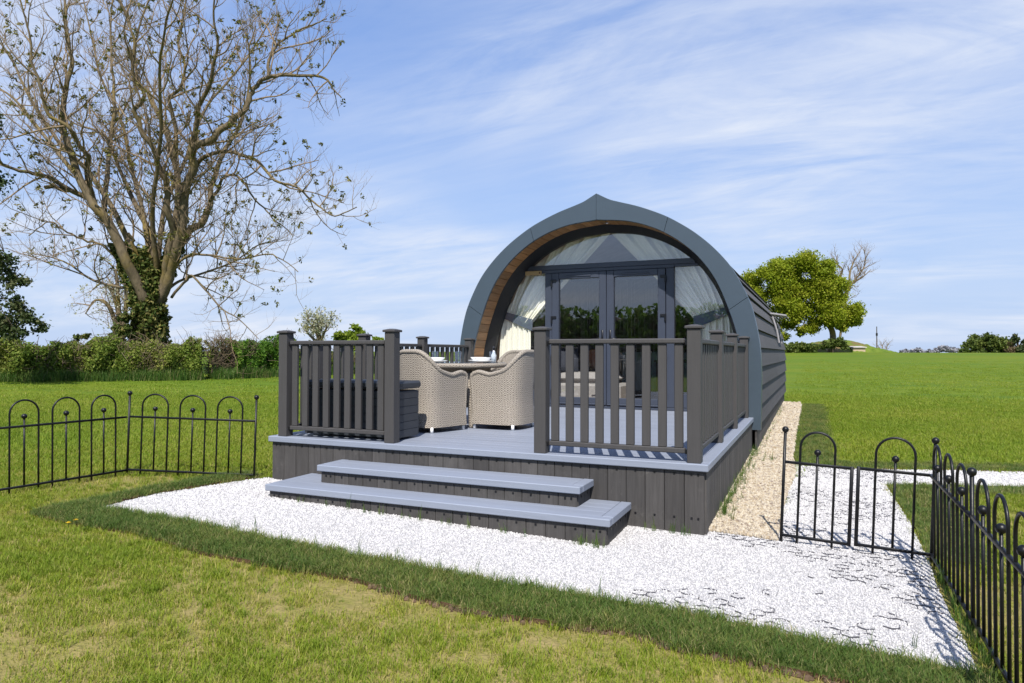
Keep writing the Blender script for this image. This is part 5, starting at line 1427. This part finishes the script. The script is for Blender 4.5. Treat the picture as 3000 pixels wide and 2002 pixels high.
link('roof', MB().add([(-1.05, -.8, hz0 + .44), (.92, -.8, hz0 + .44), (.92, .8, hz0 + .62), (-1.05, .8, hz0 + .62), (-1.05, -.8, hz0 + .54), (.92, -.8, hz0 + .54), (.92, .8, hz0 + .68), (-1.05, .8, hz0 + .68)], [(0, 3, 2, 1), (4, 5, 6, 7), (0, 1, 5, 4), (1, 2, 6, 5), (2, 3, 7, 6), (3, 0, 4, 7)]).mesh('roof'), M['slab'], hut)
pb = at(2569, 1034, 150); pole = thing('utility_pole', 'thin dark utility pole on the right hand skyline', 'pole', (pb[0], pb[1], float(gz(pb[0], pb[1]))), YAW)
link('shaft', MB().tube([(0, 0, -.5), (0, 0, float(at(2569, 957, 150)[2]) - pole.location[2])], [.13, .09], 8).mesh('shaft'), M['dark_bark'], pole)
link('transformer', MB().box((-.16, -.16, 3.7), (.16, .16, 4.3), .03).mesh('transformer'), M['dark'], pole)
bare_tree('bare_thorn', 'small leafless thorn bush right of the utility pole', (2590, 1032), 145, [[(2590, 1036), (2585, 1015), (2580, 1000)], [(2592, 1036), (2600, 1012), (2608, 1002)], [(2588, 1036), (2575, 1018), (2568, 1010)]], [(.4, 2.0, .06, .6, .6, 3, .1), (.4, 1.1, .04, .6, .6, 3, .1)], .12, 55)
clump_tree('field_thicket', 'wide dark green thicket on the right hand skyline', [(2822, 1024, 14), (2845, 1010, 20), (2870, 1002, 24), (2895, 1000, 24), (2920, 1006, 24), (2935, 1018, 20), (2860, 1028, 16), (2900, 1028, 18)] + [(x, 1035, 9) for x in range(2815, 2945, 12)], 128, [(2890, 1042), (2890, 1025), (2890, 1005)], M['far_dark'], M['dark_bark'], .45, 12000, 49, cat='bush')
clump_tree('brown_bush', 'brownish half bare bush left of the far right evergreen', [(2952, 1010, 14), (2962, 1024, 14), (2948, 1030, 10), (2958, 1036, 9)], 126, [(2956, 1042), (2956, 1030), (2956, 1010)], mk_leaf('brown_leaf', (.13, .09, .05), (.20, .15, .09), (.26, .2, .12)), M['dark_bark'], .4, 3000, 50, cat='bush')
clump_tree('evergreen_tree', 'dark evergreen tree at the right edge of the skyline', [(2978, 990, 13), (2972, 1005, 16), (2990, 1012, 18), (3010, 1010, 22), (2980, 1028, 16), (2996, 1034, 14)], 126, [(2984, 1042), (2984, 1025), (2980, 1000)], M['elder'], M['dark_bark'], .4, 5000, 57)
clump_tree('distant_wood', 'faint line of trees far off left of the thicket', [(x, 1034 - h, 6 + h * .35) for x, h in ((2640, 2), (2648, 3), (2657, 4), (2666, 3), (2675, 4), (2684, 7), (2690, 7), (2698, 4), (2706, 3), (2714, 3), (2722, 4), (2731, 3), (2740, 4), (2749, 7), (2757, 10), (2766, 11), (2775, 10), (2784, 9), (2793, 8), (2802, 7), (2811, 6))], 330, [(2770, 1036), (2770, 1032), (2770, 1029)], mk_leaf('far_wood_haze', (.26, .26, .29), (.33, .33, .36), (.40, .39, .41)), M['dark_bark'], 1.0, 5200, 58, stems=.03)  # distance haze painted into the pale grey leaf colour
# tall hedge row behind the camera: what the door glass mirrors
hh = hedge('tall dark hedge row behind the camera, mirrored in the door glass', (34, -22), (-30, -36), 4.2, 4.6, 3.2, 22000, M['hedge_b'], .42, 61, name='mirrored_hedge', group=None, twigs=50)

# ---- dandelions
def dandelion(x, y, label):
    o = thing('dandelion', label, 'flower', (x, y, float(gz(x, y))), 0, 'dandelions in the lawn')
    link('stem', MB().tube([(0, 0, 0), (.004, 0, .03), (.002, .003, .052)], .0022, 6).mesh('stem'), M['tall'], o)
    V = []; F = []
    for ring, (n, r_, z) in enumerate(((18, .021, .054), (14, .014, .058), (9, .008, .061))):
        for k in range(n):
            a = 6.283 * k / n + ring * .2; w = .10; q = len(V)
            V += [(0, 0, z - .004), (r_ * .6 * math.cos(a - w), r_ * .6 * math.sin(a - w), z), (r_ * math.cos(a), r_ * math.sin(a), z + .002), (r_ * .6 * math.cos(a + w), r_ * .6 * math.sin(a + w), z)]; F.append((q, q + 1, q + 2, q + 3))
    link('flower_head', MB().add(V, F).mesh('flower_head'), mat_plain('dandelion_yellow', (.80, .52, .005), .6, .05), o)
d1 = ground_at(200, 1553); d2 = ground_at(211, 1546)
dandelion(d1[0], d1[1], 'nearer yellow dandelion flower in the lawn at the turf corner')
dandelion(d2[0] + .01, d2[1] + .02, 'farther yellow dandelion flower in the lawn at the turf corner')
